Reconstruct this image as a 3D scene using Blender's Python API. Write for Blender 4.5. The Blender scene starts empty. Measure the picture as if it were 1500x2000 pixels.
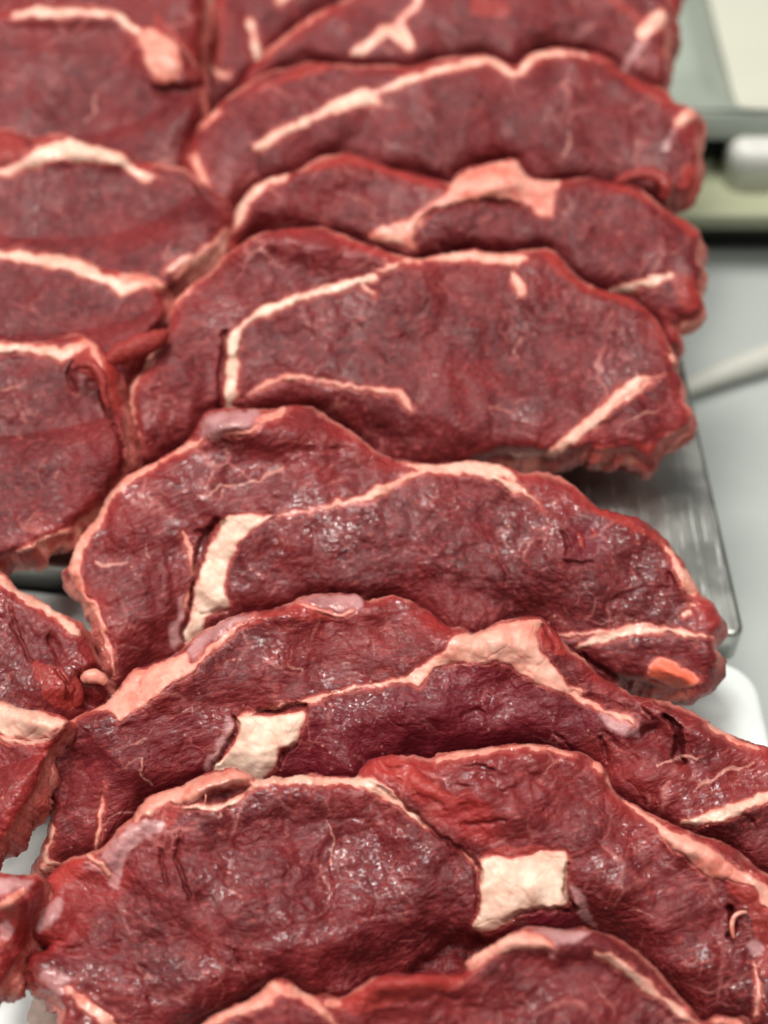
import bpy, math, random
import numpy as np
from mathutils import Vector, Matrix
random.seed(4); rng = np.random.default_rng(7)
S = bpy.context.scene; COL = S.collection

# ------------------------------------------------------------------ camera, world, lamps
TH = math.radians(50.5); FPX = 2867.0
CAM = np.array([0.0, -0.33, 0.44])
FW = np.array([0, math.cos(TH), -math.sin(TH)]); RT = np.array([1.0, 0, 0]); UP = np.cross(RT, FW)
cd = bpy.data.cameras.new('camera'); cam = bpy.data.objects.new('camera', cd); COL.objects.link(cam)
cd.sensor_fit = 'VERTICAL'; cd.sensor_height = 36; cd.lens = 36*FPX/2000
cam.matrix_world = Matrix(((RT[0], UP[0], -FW[0], CAM[0]), (RT[1], UP[1], -FW[1], CAM[1]), (RT[2], UP[2], -FW[2], CAM[2]), (0, 0, 0, 1)))
cd.clip_start = .01; cd.clip_end = 50
cd.dof.use_dof = True; cd.dof.focus_distance = .458; cd.dof.aperture_fstop = 6.0; cd.dof.aperture_blades = 0
S.camera = cam
W = bpy.data.worlds.new('World'); S.world = W; W.use_nodes = True
bg = W.node_tree.nodes['Background']; bg.inputs[0].default_value = (.97, .95, .91, 1); bg.inputs[1].default_value = .17
S.view_settings.view_transform = 'Standard'; S.view_settings.look = 'None'; S.view_settings.exposure = 0.0
def lamp(loc, aim, sx, sy, e, col=(1, .97, .92)):
    l = bpy.data.lights.new('ceiling_or_fill_panel', 'AREA'); l.shape = 'RECTANGLE'; l.size = sx; l.size_y = sy; l.energy = e; l.color = col
    o = bpy.data.objects.new('ceiling_or_fill_light', l); COL.objects.link(o); o.location = loc
    o.rotation_euler = (Vector(aim)-Vector(loc)).to_track_quat('-Z', 'Y').to_euler(); return o
lamp((-.35, .42, 1.9), (0, 0, 0), .55, .35, 34)
lamp((-.10, .0, 1.95), (0, 0, 0), .035, .9, 20)
lamp((.55, -.75, 1.85), (0, 0, 0), .7, .10, 13)
lamp((-1.1, -.1, 1.5), (0, 0, 0), .06, .8, 13)  # fill panel added at the left to brighten the board

# ------------------------------------------------------------------ pixel rays of the photograph (1500 x 2000) to places
def rays(x, y):
    x = np.asarray(x, float); y = np.asarray(y, float)
    d = FW*FPX + RT*(x[..., None]-750) + UP*(1000-y[..., None])
    return d/np.linalg.norm(d, axis=-1, keepdims=True)
def atz(x, y, z): d = rays(x, y); return CAM + d*((z-CAM[2])/d[..., 2])[..., None]
def aty(x, y, Y): d = rays(x, y); return CAM + d*((Y-CAM[1])/d[..., 1])[..., None]
ALPHA = math.radians(22); NRM = np.array([0, -math.sin(ALPHA), math.cos(ALPHA)])
def onplane(x, y, c, h=0.):
    d = rays(x, y); k = (c+h-CAM@NRM)/(d@NRM); return CAM + d*k[..., None]

# ------------------------------------------------------------------ materials
def mat(name):
    m = bpy.data.materials.new(name); m.use_nodes = True; nt = m.node_tree
    return m, nt, nt.nodes['Principled BSDF']
class NB:
    def __init__(s, nt): s.nt = nt; s.n = nt.nodes; s.l = nt.links
    def new(s, t, **k):
        n = s.n.new(t)
        for a, b in k.items(): setattr(n, a, b)
        return n
    def put(s, sock, v):
        if isinstance(v, bpy.types.NodeSocket): s.l.new(v, sock)
        elif v is not None: sock.default_value = v
    def math(s, op, a, b=None, c=None, clamp=False):
        n = s.new('ShaderNodeMath', operation=op, use_clamp=clamp); s.put(n.inputs[0], a); s.put(n.inputs[1], b)
        if c is not None: s.put(n.inputs[2], c)
        return n.outputs[0]
    def ramp(s, v, a, b, lo=0., hi=1.):
        n = s.new('ShaderNodeMapRange', interpolation_type='SMOOTHSTEP'); s.put(n.inputs[0], v)
        n.inputs[1].default_value = a; n.inputs[2].default_value = b; n.inputs[3].default_value = lo; n.inputs[4].default_value = hi
        return n.outputs[0]
    def mix(s, f, a, b):
        n = s.new('ShaderNodeMix', data_type='RGBA'); s.put(n.inputs[0], f); s.put(n.inputs[6], a); s.put(n.inputs[7], b); return n.outputs[2]
    def noise(s, v, sc, det=4, rough=.55, dist=0.):
        n = s.new('ShaderNodeTexNoise'); s.put(n.inputs['Vector'], v); n.inputs['Scale'].default_value = sc
        n.inputs['Detail'].default_value = det; n.inputs['Roughness'].default_value = rough; n.inputs['Distortion'].default_value = dist; return n.outputs[0]
    def noisec(s, v, sc, det=2):
        n = s.new('ShaderNodeTexNoise'); s.put(n.inputs['Vector'], v); n.inputs['Scale'].default_value = sc; n.inputs['Detail'].default_value = det; return n.outputs[1]
    def voro(s, v, sc, feat='F1'):
        n = s.new('ShaderNodeTexVoronoi', feature=feat); s.put(n.inputs['Vector'], v); n.inputs['Scale'].default_value = sc; return n.outputs[0]
    def warp(s, v, sc, amt):
        c = s.noisec(v, sc); n = s.new('ShaderNodeVectorMath', operation='MULTIPLY_ADD'); s.put(n.inputs[0], c); n.inputs[1].default_value = (amt,)*3; s.put(n.inputs[2], v); return n.outputs[0]
    def bump(s, h, dist, strength=1., normal=None):
        n = s.new('ShaderNodeBump'); s.put(n.inputs['Height'], h); n.inputs['Distance'].default_value = dist; n.inputs['Strength'].default_value = strength
        if normal: s.put(n.inputs['Normal'], normal)
        return n.outputs[0]

def meat_material():
    m, nt, P = mat('raw_beef'); b = NB(nt)
    tc = b.new('ShaderNodeTexCoord').outputs['Object']
    A = b.new('ShaderNodeAttribute', attribute_name='A'); B = b.new('ShaderNodeAttribute', attribute_name='B')
    sa = b.new('ShaderNodeSeparateColor'); b.l.new(A.outputs['Color'], sa.inputs[0]); sb = b.new('ShaderNodeSeparateColor'); b.l.new(B.outputs['Color'], sb.inputs[0])
    F, PK, SI = sa.outputs; LN = A.outputs['Alpha']; RD, CR, TN = sb.outputs; RM = B.outputs['Alpha']
    g = b.new('ShaderNodeAttribute', attribute_name='G').outputs['Vector']        # along-the-grain coordinates
    # masks
    e1 = b.noise(tc, 260, 5, .6); e2 = b.noise(tc, 1300, 4, .6)
    Fn = b.math('ADD', F, b.math('MULTIPLY_ADD', e1, .34, -.17)); Fn = b.math('ADD', Fn, b.math('MULTIPLY_ADD', e2, .16, -.08))
    fat = b.ramp(Fn, -.10, .12)
    sil = b.ramp(b.math('ADD', SI, b.math('MULTIPLY_ADD', e1, 1.2, -.6)), -.35, .55)
    red = b.ramp(b.math('ADD', RD, b.math('MULTIPLY_ADD', e1, .7, -.35)), .0, .6)
    line = b.ramp(b.math('ADD', LN, b.math('MULTIPLY_ADD', e2, .9, -.45)), .3, 1.0)
    # lean colour
    n1 = b.noise(tc, 28, 5, .6); n2 = b.noise(tc, 170, 6, .65, .4); n3 = b.noise(g, 620, 5, .72)
    c = b.mix(b.ramp(n1, .38, .62), (.068, .0060, .0078, 1), (.136, .0122, .0138, 1))
    c = b.mix(b.ramp(n2, .35, .75, 0, .55), c, (.175, .0200, .0210, 1))
    c = b.mix(b.ramp(n3, .50, .72, 0, .55), c, (.38, .065, .058, 1))
    c = b.mix(b.ramp(n3, .46, .30, 0, .65), c, (.115, .0055, .0085, 1))
    tdark = b.math('MULTIPLY', TN, 1.0)
    c = b.mix(b.ramp(tdark, 0., 1., 0, .75), c, (.115, .0065, .0150, 1))
    c = b.mix(b.ramp(tdark, 0., -1., 0, .8), c, (.30, .024, .022, 1))
    # fine veins
    wv = b.warp(tc, 60, .012); v1 = b.voro(wv, 42, 'DISTANCE_TO_EDGE')
    vein = b.math('MULTIPLY', b.ramp(v1, .045, .0), b.ramp(b.noise(tc, 40, 3), .50, .66))
    v2 = b.voro(wv, 130, 'DISTANCE_TO_EDGE')
    vein2 = b.math('MULTIPLY', b.ramp(v2, .08, .0), b.ramp(b.noise(tc, 75, 3), .52, .7))
    vv = b.math('MAXIMUM', b.math('MULTIPLY', vein, .42), b.math('MULTIPLY', vein2, .30))
    c = b.mix(vv, c, (.52, .17, .15, 1))
    fleck = b.math('MULTIPLY', b.ramp(b.voro(tc, 330), .23, .10), b.ramp(b.noise(tc, 90, 2), .56, .70))
    c = b.mix(b.math('MULTIPLY', fleck, .5), c, (.62, .27, .22, 1))
    c = b.mix(b.math('MULTIPLY', red, .5), c, (.34, .032, .024, 1))
    rim = b.ramp(b.math('ADD', RM, b.math('MULTIPLY_ADD', e1, 1.0, -.5)), .25, 1.15)
    c = b.mix(b.math('MULTIPLY', rim, .72), c, (.52, .17, .135, 1))
    c = b.mix(b.math('MULTIPLY', line, .55), c, (.66, .30, .24, 1))
    # silverskin
    sc_ = b.mix(b.noise(tc, 140, 4), (.36, .12, .115, 1), (.48, .29, .29, 1))
    c = b.mix(b.math('MULTIPLY', sil, b.ramp(b.noise(tc, 110, 4), .3, .65, .5, .92)), c, sc_)
    # fat colour
    f1 = b.noise(tc, 90, 5, .6); f2 = b.voro(b.warp(tc, 90, .012), 85, 'DISTANCE_TO_EDGE')
    fc = b.mix(b.ramp(f1, .3, .7), (.58, .37, .28, 1), (.70, .53, .42, 1))
    fpk = b.mix(b.ramp(f1, .3, .7), (.50, .13, .095, 1), (.66, .32, .25, 1))
    pkn = b.math('ADD', PK, b.math('MULTIPLY_ADD', e1, .9, -.45))
    fc = b.mix(b.ramp(pkn, -.1, .85), fc, fpk)
    fc = b.mix(b.math('MULTIPLY', b.ramp(f2, .05, 0.), .30), fc, (.60, .26, .17, 1))
    fc = b.mix(b.ramp(Fn, .42, .0, 0, .75), fc, (.56, .19, .145, 1))
    blo = b.math('MULTIPLY', b.ramp(b.noise(tc, 190, 4), .56, .7), b.ramp(PK, .2, .9))
    fc = b.mix(b.math('MULTIPLY', blo, .6), fc, (.50, .07, .045, 1))
    halo = b.math('MULTIPLY', b.ramp(b.math('MULTIPLY_ADD', e1, .8, b.math('SUBTRACT', F, .4)), -.65, .0), .55)
    chip = b.math('MULTIPLY', b.ramp(PK, 1.28, 1.38), b.ramp(Fn, .1, .6, .35, 1.)); fc = b.mix(chip, fc, (.62, .115, .065, 1))
    c = b.mix(halo, c, (.42, .085, .07, 1))
    c = b.mix(fat, c, fc)
    c = b.mix(b.math('MULTIPLY', CR, .4), c, (.07, .004, .005, 1))  # shade of cracks and hollows painted into the colour
    b.l.new(c, P.inputs['Base Color'])
    # relief
    wet = b.noise(tc, 36, 3)
    pebble = b.new('ShaderNodeTexVoronoi', feature='F1'); b.put(pebble.inputs['Vector'], g); pebble.inputs['Scale'].default_value = 600
    h1 = b.math('MULTIPLY', pebble.outputs[0], -.8)
    h2 = b.math('MULTIPLY', b.noise(b.warp(g, 110, .0035), 1050, 3, .74, .4), 1.1)
    h3 = b.math('MULTIPLY', b.noise(tc, 420, 4, .68, .3), 1.3)
    crk = b.math('MULTIPLY', b.ramp(b.voro(wv, 95, 'DISTANCE_TO_EDGE'), .0, .09), b.ramp(b.noise(tc, 60, 3), .40, .60))
    hl = b.math('ADD', b.math('ADD', h1, h2), b.math('ADD', h3, b.math('MULTIPLY', crk, .45)))
    hf = b.math('ADD', b.math('MULTIPLY', b.noise(tc, 200, 4, .5, .2), 1.3), b.math('MULTIPLY', b.ramp(f2, 0., .10), .3))
    hm = b.new('ShaderNodeMix', data_type='FLOAT'); b.put(hm.inputs[0], b.math('MAXIMUM', fat, b.math('MULTIPLY', sil, .7))); b.put(hm.inputs[2], hl); b.put(hm.inputs[3], hf)
    nb = b.bump(hm.outputs[0], .00036, 1.0)
    film = b.math('ADD', b.math('MULTIPLY', b.noise(tc, 640, 2, .55, .4), 1.5), b.math('MULTIPLY', pebble.outputs[0], -.5)); nf = b.bump(film, .00034, 1.0)
    b.l.new(nb, P.inputs['Normal'])
    ro = b.math('ADD', b.ramp(wet, .35, .65, .42, .30), b.math('MULTIPLY', b.noise(tc, 400, 3), .10))
    ro = b.math('MULTIPLY_ADD', fat, .07, ro)
    b.l.new(ro, P.inputs['Roughness'])
    P.inputs['IOR'].default_value = 1.42; P.inputs['Specular IOR Level'].default_value = .30
    w2 = b.noise(g, 1100, 2, .5); cw = b.math('MULTIPLY_ADD', b.math('MULTIPLY', b.ramp(wet, .44, .60, .06, 1.), b.ramp(w2, .49, .56)), .93, .07); cw = b.math('MULTIPLY', cw, b.new('ShaderNodeObjectInfo').outputs['Alpha']); cw = b.math('MAXIMUM', cw, b.math('MULTIPLY', b.math('MAXIMUM', fat, sil), b.ramp(wet, .45, .6, 0., .5)))
    b.l.new(cw, P.inputs['Coat Weight']); P.inputs['Coat Roughness'].default_value = .06; P.inputs['Coat IOR'].default_value = 1.6
    b.l.new(nf, P.inputs['Coat Normal'])
    return m
MEAT = meat_material()

def simple(name, col, rough=.4, metal=0., nscale=None, namt=.1, bumpd=0.):
    m, nt, P = mat(name); b = NB(nt); tc = b.new('ShaderNodeTexCoord').outputs['Object']
    P.inputs['Roughness'].default_value = rough; P.inputs['Metallic'].default_value = metal
    if nscale:
        n = b.noise(tc, nscale, 5); c2 = tuple(v*(1-namt) for v in col[:3])+(1,)
        b.l.new(b.mix(b.ramp(n, .35, .65), col, c2), P.inputs['Base Color'])
        b.l.new(b.ramp(n, .3, .7, rough*.85, rough*1.2), P.inputs['Roughness'])
        if bumpd: b.l.new(b.bump(n, bumpd), P.inputs['Normal'])
    else: P.inputs['Base Color'].default_value = col
    return m
def steel_material():
    m, nt, P = mat('scratched_stainless'); b = NB(nt); tc = b.new('ShaderNodeTexCoord').outputs['Object']
    P.inputs['Metallic'].default_value = 1.; h = None; acc = None
    for k, ang in enumerate((0.1, .5, -.35, 1.2, -.9)):
        mp = b.new('ShaderNodeMapping'); b.put(mp.inputs[0], tc); mp.inputs['Rotation'].default_value = (0, 0, ang); mp.inputs['Scale'].default_value = (1., .018 if k else .008, 1.)
        n = b.noise(b.warp(mp.outputs[0], 15, .004), 1500 if k == 0 else 900+150*k, 1, .5)
        s_ = b.ramp(n, .64, .74) if k else b.math('MULTIPLY', n, .35)
        s_ = b.math('MULTIPLY', s_, b.ramp(b.noise(tc, 35+9*k, 2), .42, .6)) if k else s_
        acc = s_ if acc is None else b.math('ADD', acc, s_)
    sm = b.noise(tc, 40, 4)
    c = b.mix(b.ramp(sm, .3, .7), (.34, .35, .33, 1), (.44, .45, .42, 1)); c = b.mix(b.math('MULTIPLY', acc, .35, clamp=True), c, (.90, .92, .86, 1))
    b.l.new(c, P.inputs['Base Color'])
    b.l.new(b.math('ADD', b.ramp(sm, .3, .7, .30, .40), b.math('MULTIPLY', acc, .22)), P.inputs['Roughness'])
    b.l.new(b.bump(acc, .00006), P.inputs['Normal'])
    return m
STEEL = steel_material()
BOARD = simple('white_cutting_plastic', (.62, .66, .64, 1), .38, 0, 60, .06, .0002)
COUNTER = simple('satin_grey_counter', (.40, .43, .41, 1), .42, .0, 6, .10)
BINM = simple('grey_green_plastic', (.30, .34, .29, 1), .4, 0, 20, .08)
CREAM = simple('cream_plastic', (.50, .50, .42, 1), .5, 0, 20, .05)
BLACK = simple('gap_shade_black', (.018, .020, .016, 1), .5, 0, 30, .3)
WHITE = simple('white_plastic', (.60, .60, .56, 1), .3, 0, 20, .04)
OLIVE = simple('pale_olive_plastic', (.36, .38, .25, 1), .45, 0, 20, .1)

# ------------------------------------------------------------------ numpy tools
def perlin(x, y, seed):
    xi = np.floor(x).astype(np.int64); yi = np.floor(y).astype(np.int64); xf = x-xi; yf = y-yi
    def grad(a, c):
        h = (a*374761393 + c*668265263 + seed*974634777) & 0xffffffff; h = ((h ^ (h >> 13))*1274126177) & 0xffffffff; h ^= h >> 16
        t = (h & 0xffff)*(2*math.pi/65536); return np.cos(t), np.sin(t)
    def dot(a, c, dx, dy): gx, gy = grad(a, c); return gx*dx+gy*dy
    u = xf**3*(xf*(xf*6-15)+10); v = yf**3*(yf*(yf*6-15)+10)
    a = dot(xi, yi, xf, yf); b_ = dot(xi+1, yi, xf-1, yf); c = dot(xi, yi+1, xf, yf-1); d = dot(xi+1, yi+1, xf-1, yf-1)
    return (a+(b_-a)*u)*(1-v)+(c+(d-c)*u)*v
def fbm(x, y, s, o, seed, g=.5):
    r = 0; a = 1.
    for k in range(o): r = r+a*perlin(x/s, y/s, seed+k*17); s *= .5; a *= g
    return r
def smooth(pts, n=5, closed=True):
    p = np.array(pts, float); m = len(p); out = []
    for i in range(m if closed else m-1):
        if closed: a, b_, c, d = p[i-1], p[i], p[(i+1) % m], p[(i+2) % m]
        else: a, b_, c, d = p[max(i-1, 0)], p[i], p[i+1], p[min(i+2, m-1)]
        for t in np.arange(n)/n:
            out.append(b_+.5*t*((c-a)+t*((2*a-5*b_+4*c-d)+t*(3*(b_-c)+d-a))))
    if not closed: out.append(p[-1])
    return np.array(out)
def segdist(X, Y, poly, closed, vals=None):
    n = len(poly); D = np.full(X.shape, 1e9); V = np.zeros(X.shape); ins = np.zeros(X.shape, bool)
    for i in range(n if closed else n-1):
        ax, ay = poly[i][:2]; bx, by = poly[(i+1) % n][:2]; dx, dy = bx-ax, by-ay; L = dx*dx+dy*dy+1e-9
        t = np.clip(((X-ax)*dx+(Y-ay)*dy)/L, 0, 1); d = (X-ax-t*dx)**2+(Y-ay-t*dy)**2
        if vals is not None:
            d = np.sqrt(d)-(vals[i]+(vals[(i+1) % n]-vals[i])*t)
            k = d < D; D = np.where(k, d, D)
        else: D = np.minimum(D, d)
        if closed and ay != by: ins ^= ((ay > Y) != (by > Y)) & (X < (bx-ax)*(Y-ay)/(by-ay)+ax)
    if vals is not None: return -D
    D = np.sqrt(D)
    return np.where(ins, D, -D) if closed else D
def link(name, V, Fc, m, parent=None, origin=(0, 0, 0), normals=None, smoothed=True):
    me = bpy.data.meshes.new(name); o3 = np.asarray(origin)
    if isinstance(Fc, np.ndarray):
        me.vertices.add(len(V)); me.vertices.foreach_set('co', (V-o3).astype(np.float32).ravel())
        deg = (Fc[:, 3] >= 0).astype(int)+3; tot = int(deg.sum())
        me.loops.add(tot); me.polygons.add(len(Fc)); fl = Fc.ravel(); me.loops.foreach_set('vertex_index', fl[fl >= 0].astype(np.int32))
        st = np.concatenate([[0], np.cumsum(deg)[:-1]]); me.polygons.foreach_set('loop_start', st.astype(np.int32))
        me.update(calc_edges=True); me.validate()
    else: me.from_pydata([tuple(np.asarray(v)-o3) for v in V], [], Fc)
    me.polygons.foreach_set('use_smooth', [smoothed]*len(me.polygons)); me.materials.append(m)
    o = bpy.data.objects.new(name, me); COL.objects.link(o)
    if parent is not None: o.parent = parent
    else: o.location = origin
    return o
def empty(name, loc, label, cat, group=None):
    o = bpy.data.objects.new(name, None); COL.objects.link(o); o.location = loc; o.empty_display_size = .01
    o['label'] = label; o['category'] = cat
    if group: o['group'] = group
    return o

def floor_z(x, y): return np.where(y < -.027-(x-.131)*.10, -.0135, .0008)
# ------------------------------------------------------------------ a steak
OUTS = []
# outline and marks are pixels of the photograph, carried to the steak's own inclined cut face
def steak(c, t, out, label, feats=(), muscles=(), bumps=(), step=3, seed=1, grain=0., wet=.3, rough=1., edge=(32, .0050), group='raw beef steaks overlapping in rows', tubes=(), tone=0., nsm=5):
    O = smooth(out, nsm); x0, y0 = O.min(0)-8; x1, y1 = O.max(0)+8
    cs = 6; gx = np.arange(x0, x1+cs, cs); gy = np.arange(y0, y1+cs, cs); CX, CY = np.meshgrid(gx, gy)
    D0 = segdist(CX, CY, O, True)
    def samp(F_, x, y):
        fx = np.clip((x-x0)/cs, 0, len(gx)-1.001); fy = np.clip((y-y0)/cs, 0, len(gy)-1.001); i = fx.astype(int); j = fy.astype(int); u = fx-i; v = fy-j
        return (F_[j, i]*(1-u)+F_[j, i+1]*u)*(1-v)+(F_[j+1, i]*(1-u)+F_[j+1, i+1]*u)*v
    def sd(x, y): return samp(D0, x, y)+rough*(fbm(x, y, 34, 2, seed+5)*5.0+fbm(x, y, 11, 2, seed+9)*2.2)
    GY_, GX_ = np.gradient(D0, cs)
    k = np.ones(5)/5
    for ax in (0, 1):
        GX_ = np.apply_along_axis(lambda r_: np.convolve(np.pad(r_, 2, 'edge'), k, 'valid'), ax, GX_); GY_ = np.apply_along_axis(lambda r_: np.convolve(np.pad(r_, 2, 'edge'), k, 'valid'), ax, GY_)
    fx = np.arange(x0, x1, step); fy = np.arange(y0, y1, step); X, Y = np.meshgrid(fx, fy); H, Wd = X.shape
    D = sd(X, Y); keep = D > -step*.45
    idx = np.arange(H*Wd).reshape(H, Wd); q = [idx[:-1, :-1], idx[1:, :-1], idx[1:, 1:], idx[:-1, 1:]]; kk = [keep.ravel()[a] for a in q]; cnt = sum(a.astype(int) for a in kk)
    full = cnt == 4; Q = np.stack([a[full] for a in q], 1)
    T = []
    for z in range(4):
        msk = (cnt == 3) & ~kk[z]; o_ = [(z+1) % 4, (z+2) % 4, (z+3) % 4]; T.append(np.stack([q[a][msk] for a in o_]+[np.full(msk.sum(), -1)], 1))
    Fc = np.concatenate([Q]+T)
    # boundary edges
    def edges(Fc):
        e = []
        for a in range(4):
            b_ = (a+1) % 4; s = Fc[:, a]; d = Fc[:, b_].copy()
            if a == 2: d = np.where(Fc[:, 3] < 0, Fc[:, 0], d)
            ok = (s >= 0) & (d >= 0)
            e.append(np.stack([s[ok], d[ok], np.nonzero(ok)[0]], 1))
        return np.concatenate(e)
    E_ = edges(Fc); key = np.minimum(E_[:, 0], E_[:, 1])*(H*Wd)+np.maximum(E_[:, 0], E_[:, 1]); _, inv, cn = np.unique(key, return_inverse=True, return_counts=True)
    BE = E_[cn[inv] == 1]; bv = np.unique(BE[:, :2])
    xs = X.ravel().copy(); ys = Y.ravel().copy()
    for _ in range(2):
        d = sd(xs[bv], ys[bv]); gxx = samp(GX_, xs[bv], ys[bv]); gyy = samp(GY_, xs[bv], ys[bv]); gl = np.hypot(gxx, gyy)+1e-6
        mv = np.clip(-d, -step*1.2, step*1.2)
        xs[bv] += mv*gxx/gl; ys[bv] += mv*gyy/gl
    Dv = np.maximum(sd(xs, ys), 0)
    Ffat = np.full(len(xs), -3.); PK = np.zeros(len(xs)); SI = np.full(len(xs), -1.); LN = np.zeros(len(xs)); RD = np.full(len(xs), -1.); CR = np.zeros(len(xs)); TN = np.full(len(xs), float(tone)); HH = np.zeros(len(xs))
    partid = np.full(len(xs), -1); names = []
    for ft in feats:
        kind, nm, pts = ft[:3]; par = ft[3] if len(ft) > 3 else 0.
        mg = 24 if kind in ('fat', 'fatl') else 12
        pa = np.array(pts, float); vals = None
        if kind in ('fat', 'sil', 'red', 'dark', 'tone'): P_ = smooth(pts, 4); cl = True
        else:
            P_ = smooth(pts, 4, False); cl = False
            if kind == 'fatl': tq = np.linspace(0, 1, len(P_)); P_[:, 2] = P_[:, 2]*np.clip(np.minimum(tq, 1-tq)*7+.25, 0, 1)
            vals = P_[:, 2]*(.65 if kind == 'crack' else 1.); mg += vals.max()
        bb = (xs > P_[:, 0].min()-mg) & (xs < P_[:, 0].max()+mg) & (ys > P_[:, 1].min()-mg) & (ys < P_[:, 1].max()+mg)
        ii = np.nonzero(bb)[0]
        if not len(ii): continue
        wa = 16 if kind in ('groove', 'tone', 'line') else 7; ws = 60 if wa > 10 else 26; wa = 3 if nm == 'fat_block' else wa; wx = xs[ii]+fbm(xs[ii], ys[ii], ws, 3, seed+33)*wa; wy = ys[ii]+fbm(xs[ii], ys[ii], ws, 3, seed+44)*wa
        d = segdist(wx, wy, P_, cl, vals)
        if kind in ('fat', 'fatl'):
            d = (d+fbm(xs[ii], ys[ii], 45, 3, seed+140)*(7. if kind == 'fatl' else 2. if nm == 'fat_block' else 6.)*min(1, (vals.mean()/7. if vals is not None else 1)))/16.; cl_ = np.clip(d, -1.5, 1.5); up = cl_ > Ffat[ii]; near = up & (cl_ > -1.4); Ffat[ii] = np.maximum(Ffat[ii], cl_); PK[ii] = np.where(near, par, PK[ii])
            if nm: names.append(nm); partid[ii] = np.where((d > 0) & up, len(names)-1, partid[ii])
        elif kind in ('sil', 'sill'):
            SI[ii] = np.maximum(SI[ii], np.clip(d/12, -1, 1))
            if nm: names.append(nm); partid[ii] = np.where(d > 0, len(names)-1, partid[ii])
        elif kind in ('red', 'redl'): RD[ii] = np.maximum(RD[ii], np.clip(d/10, -1, 1))
        elif kind == 'line': LN[ii] = np.maximum(LN[ii], np.clip(1+d/3.2, 0, 1)*(par or 1.))
        elif kind == 'crack':
            w = np.clip(1+d/5, 0, 1); CR[ii] = np.maximum(CR[ii], w**1.5*(min(1, par*320) if par else .8)); HH[ii] -= .8*(par or .0025)*w**1.5  # groove, its crease shade painted darker with depth
        elif kind == 'groove': HH[ii] -= .55*(par or .001)*np.exp(-np.maximum(-d, 0)**2/30.)*(.6+1.2*fbm(xs[ii], ys[ii], 40, 2, seed+31))
        elif kind == 'dark': w = 1/(1+np.exp(-d/4)); CR[ii] = np.maximum(CR[ii], w*.75); HH[ii] -= (par or .004)*w  # sunk patch with its shade painted in
        elif kind == 'tone': w = 1/(1+np.exp(-d/6)); TN[ii] = TN[ii]*(1-w)+par*w
    for (bx, by, rx, ry, h_, *an) in bumps:
        a = math.radians(an[0]) if an else 0; ux = (xs-bx)*math.cos(a)+(ys-by)*math.sin(a); uy = -(xs-bx)*math.sin(a)+(ys-by)*math.cos(a)
        HH += h_*np.exp(-(ux/rx)**2-(uy/ry)**2)
    R, dr = edge; s_ = 1-np.clip(Dv/R, 0, 1)
    wi = fbm(xs, ys, 120, 2, seed+60)
    HH -= dr*(1+.9*wi)*(1-np.sqrt(np.maximum(1-s_*s_, 0)))
    HH += fbm(xs, ys, 300, 2, seed)*.0075+fbm(xs, ys, 85, 2, seed+3)*.0024
    rg = 1-np.abs(fbm(xs, ys, 46, 3, seed+8))*2.2
    HH += fbm(xs, ys, 24, 3, seed+4)*.00042+(rg-.7)*.0003*np.clip(.6+fbm(xs, ys, 150, 1, seed+70)*1.6, 0, 1)
    fm = 1/(1+np.exp(-Ffat*9)); HH += fm*(.0002+fbm(xs, ys, 55, 2, seed+6)*.0014)
    # seam groove alongside fat
    HH -= .0007*np.exp(-((Ffat+.12)/.12)**2)
    if OUTS:                                  # sag by the steaks on top, dipped to deepen the contact shadow
        DF = np.full(CX.shape, -1e3)
        for Q_ in OUTS:
            if Q_[:, 0].max() > x0-150 and Q_[:, 0].min() < x1+150 and Q_[:, 1].max() > y0-150 and Q_[:, 1].min() < y1+150: DF = np.maximum(DF, segdist(CX, CY, Q_, True))
        df = samp(DF, xs, ys); HH -= .0072*np.where(df > 0, 1, np.exp(np.minimum(df, 0)/24.))
    OUTS.append(smooth(out, 3))
    V = onplane(xs, ys, c, HH)
    # side walls
    nb = len(bv); gxx = samp(GX_, xs[bv], ys[bv]); gyy = samp(GY_, xs[bv], ys[bv]); gl = np.hypot(gxx, gyy)+1e-6
    P0 = onplane(xs[bv], ys[bv], c); P1 = onplane(xs[bv]-gxx/gl*5, ys[bv]-gyy/gl*5, c); od = P1-P0; od /= np.linalg.norm(od, axis=1, keepdims=True)
    K = 9; ring = [bv]; allV = [V]; base = len(V); vb = V[bv]
    fac = np.clip(1-od[:, 1]*1.7, 0, 1)
    for k in range(1, K+1):
        u_ = k/K; dn = (t-.004)*(u_**1.15); ou = .0032*math.sin(math.pi*min(u_*1.05, 1)**.8)*fac - .004*u_**3 - .003*u_*(1-fac)
        nz = fbm(xs[bv]+k*9, ys[bv]-k*7, 40, 3, seed+80)*.0035*fac+perlin(xs[bv]/9+k*.8, ys[bv]/9-k*.6, seed+90)*.0008*fac
        Pk = vb+od*(ou+nz*min(1, k/2.5))[:, None]-NRM*dn
        allV.append(Pk); ring.append(base+np.arange(nb)+(k-1)*nb)
    pos = np.full(H*Wd, -1); pos[bv] = np.arange(nb)
    ea, eb, ef = pos[BE[:, 0]], pos[BE[:, 1]], BE[:, 2]
    FS = []; FR = []
    for k in range(K):
        FS.append(np.stack([ring[k][eb], ring[k][ea], ring[k+1][ea], ring[k+1][eb]], 1)); FR.append(ef)
    cen = len(V)+K*nb; cb = vb.mean(0)-NRM*t; allV.append(cb[None])
    FS.append(np.stack([ring[K][eb], ring[K][ea], np.full(len(ea), cen), np.full(len(ea), -1)], 1)); FR.append(ef)
    V = np.concatenate(allV); nv = len(V)
    V[:, 2] = np.maximum(V[:, 2], floor_z(V[:, 0], V[:, 1]))
    def ext(a, side=0., endv=None):
        r_ = [a]
        for k in range(1, K+1): r_.append(a[bv]*(1-side*k/K))
        r_.append(np.array([a[bv[0]]])); return np.concatenate(r_)
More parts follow.
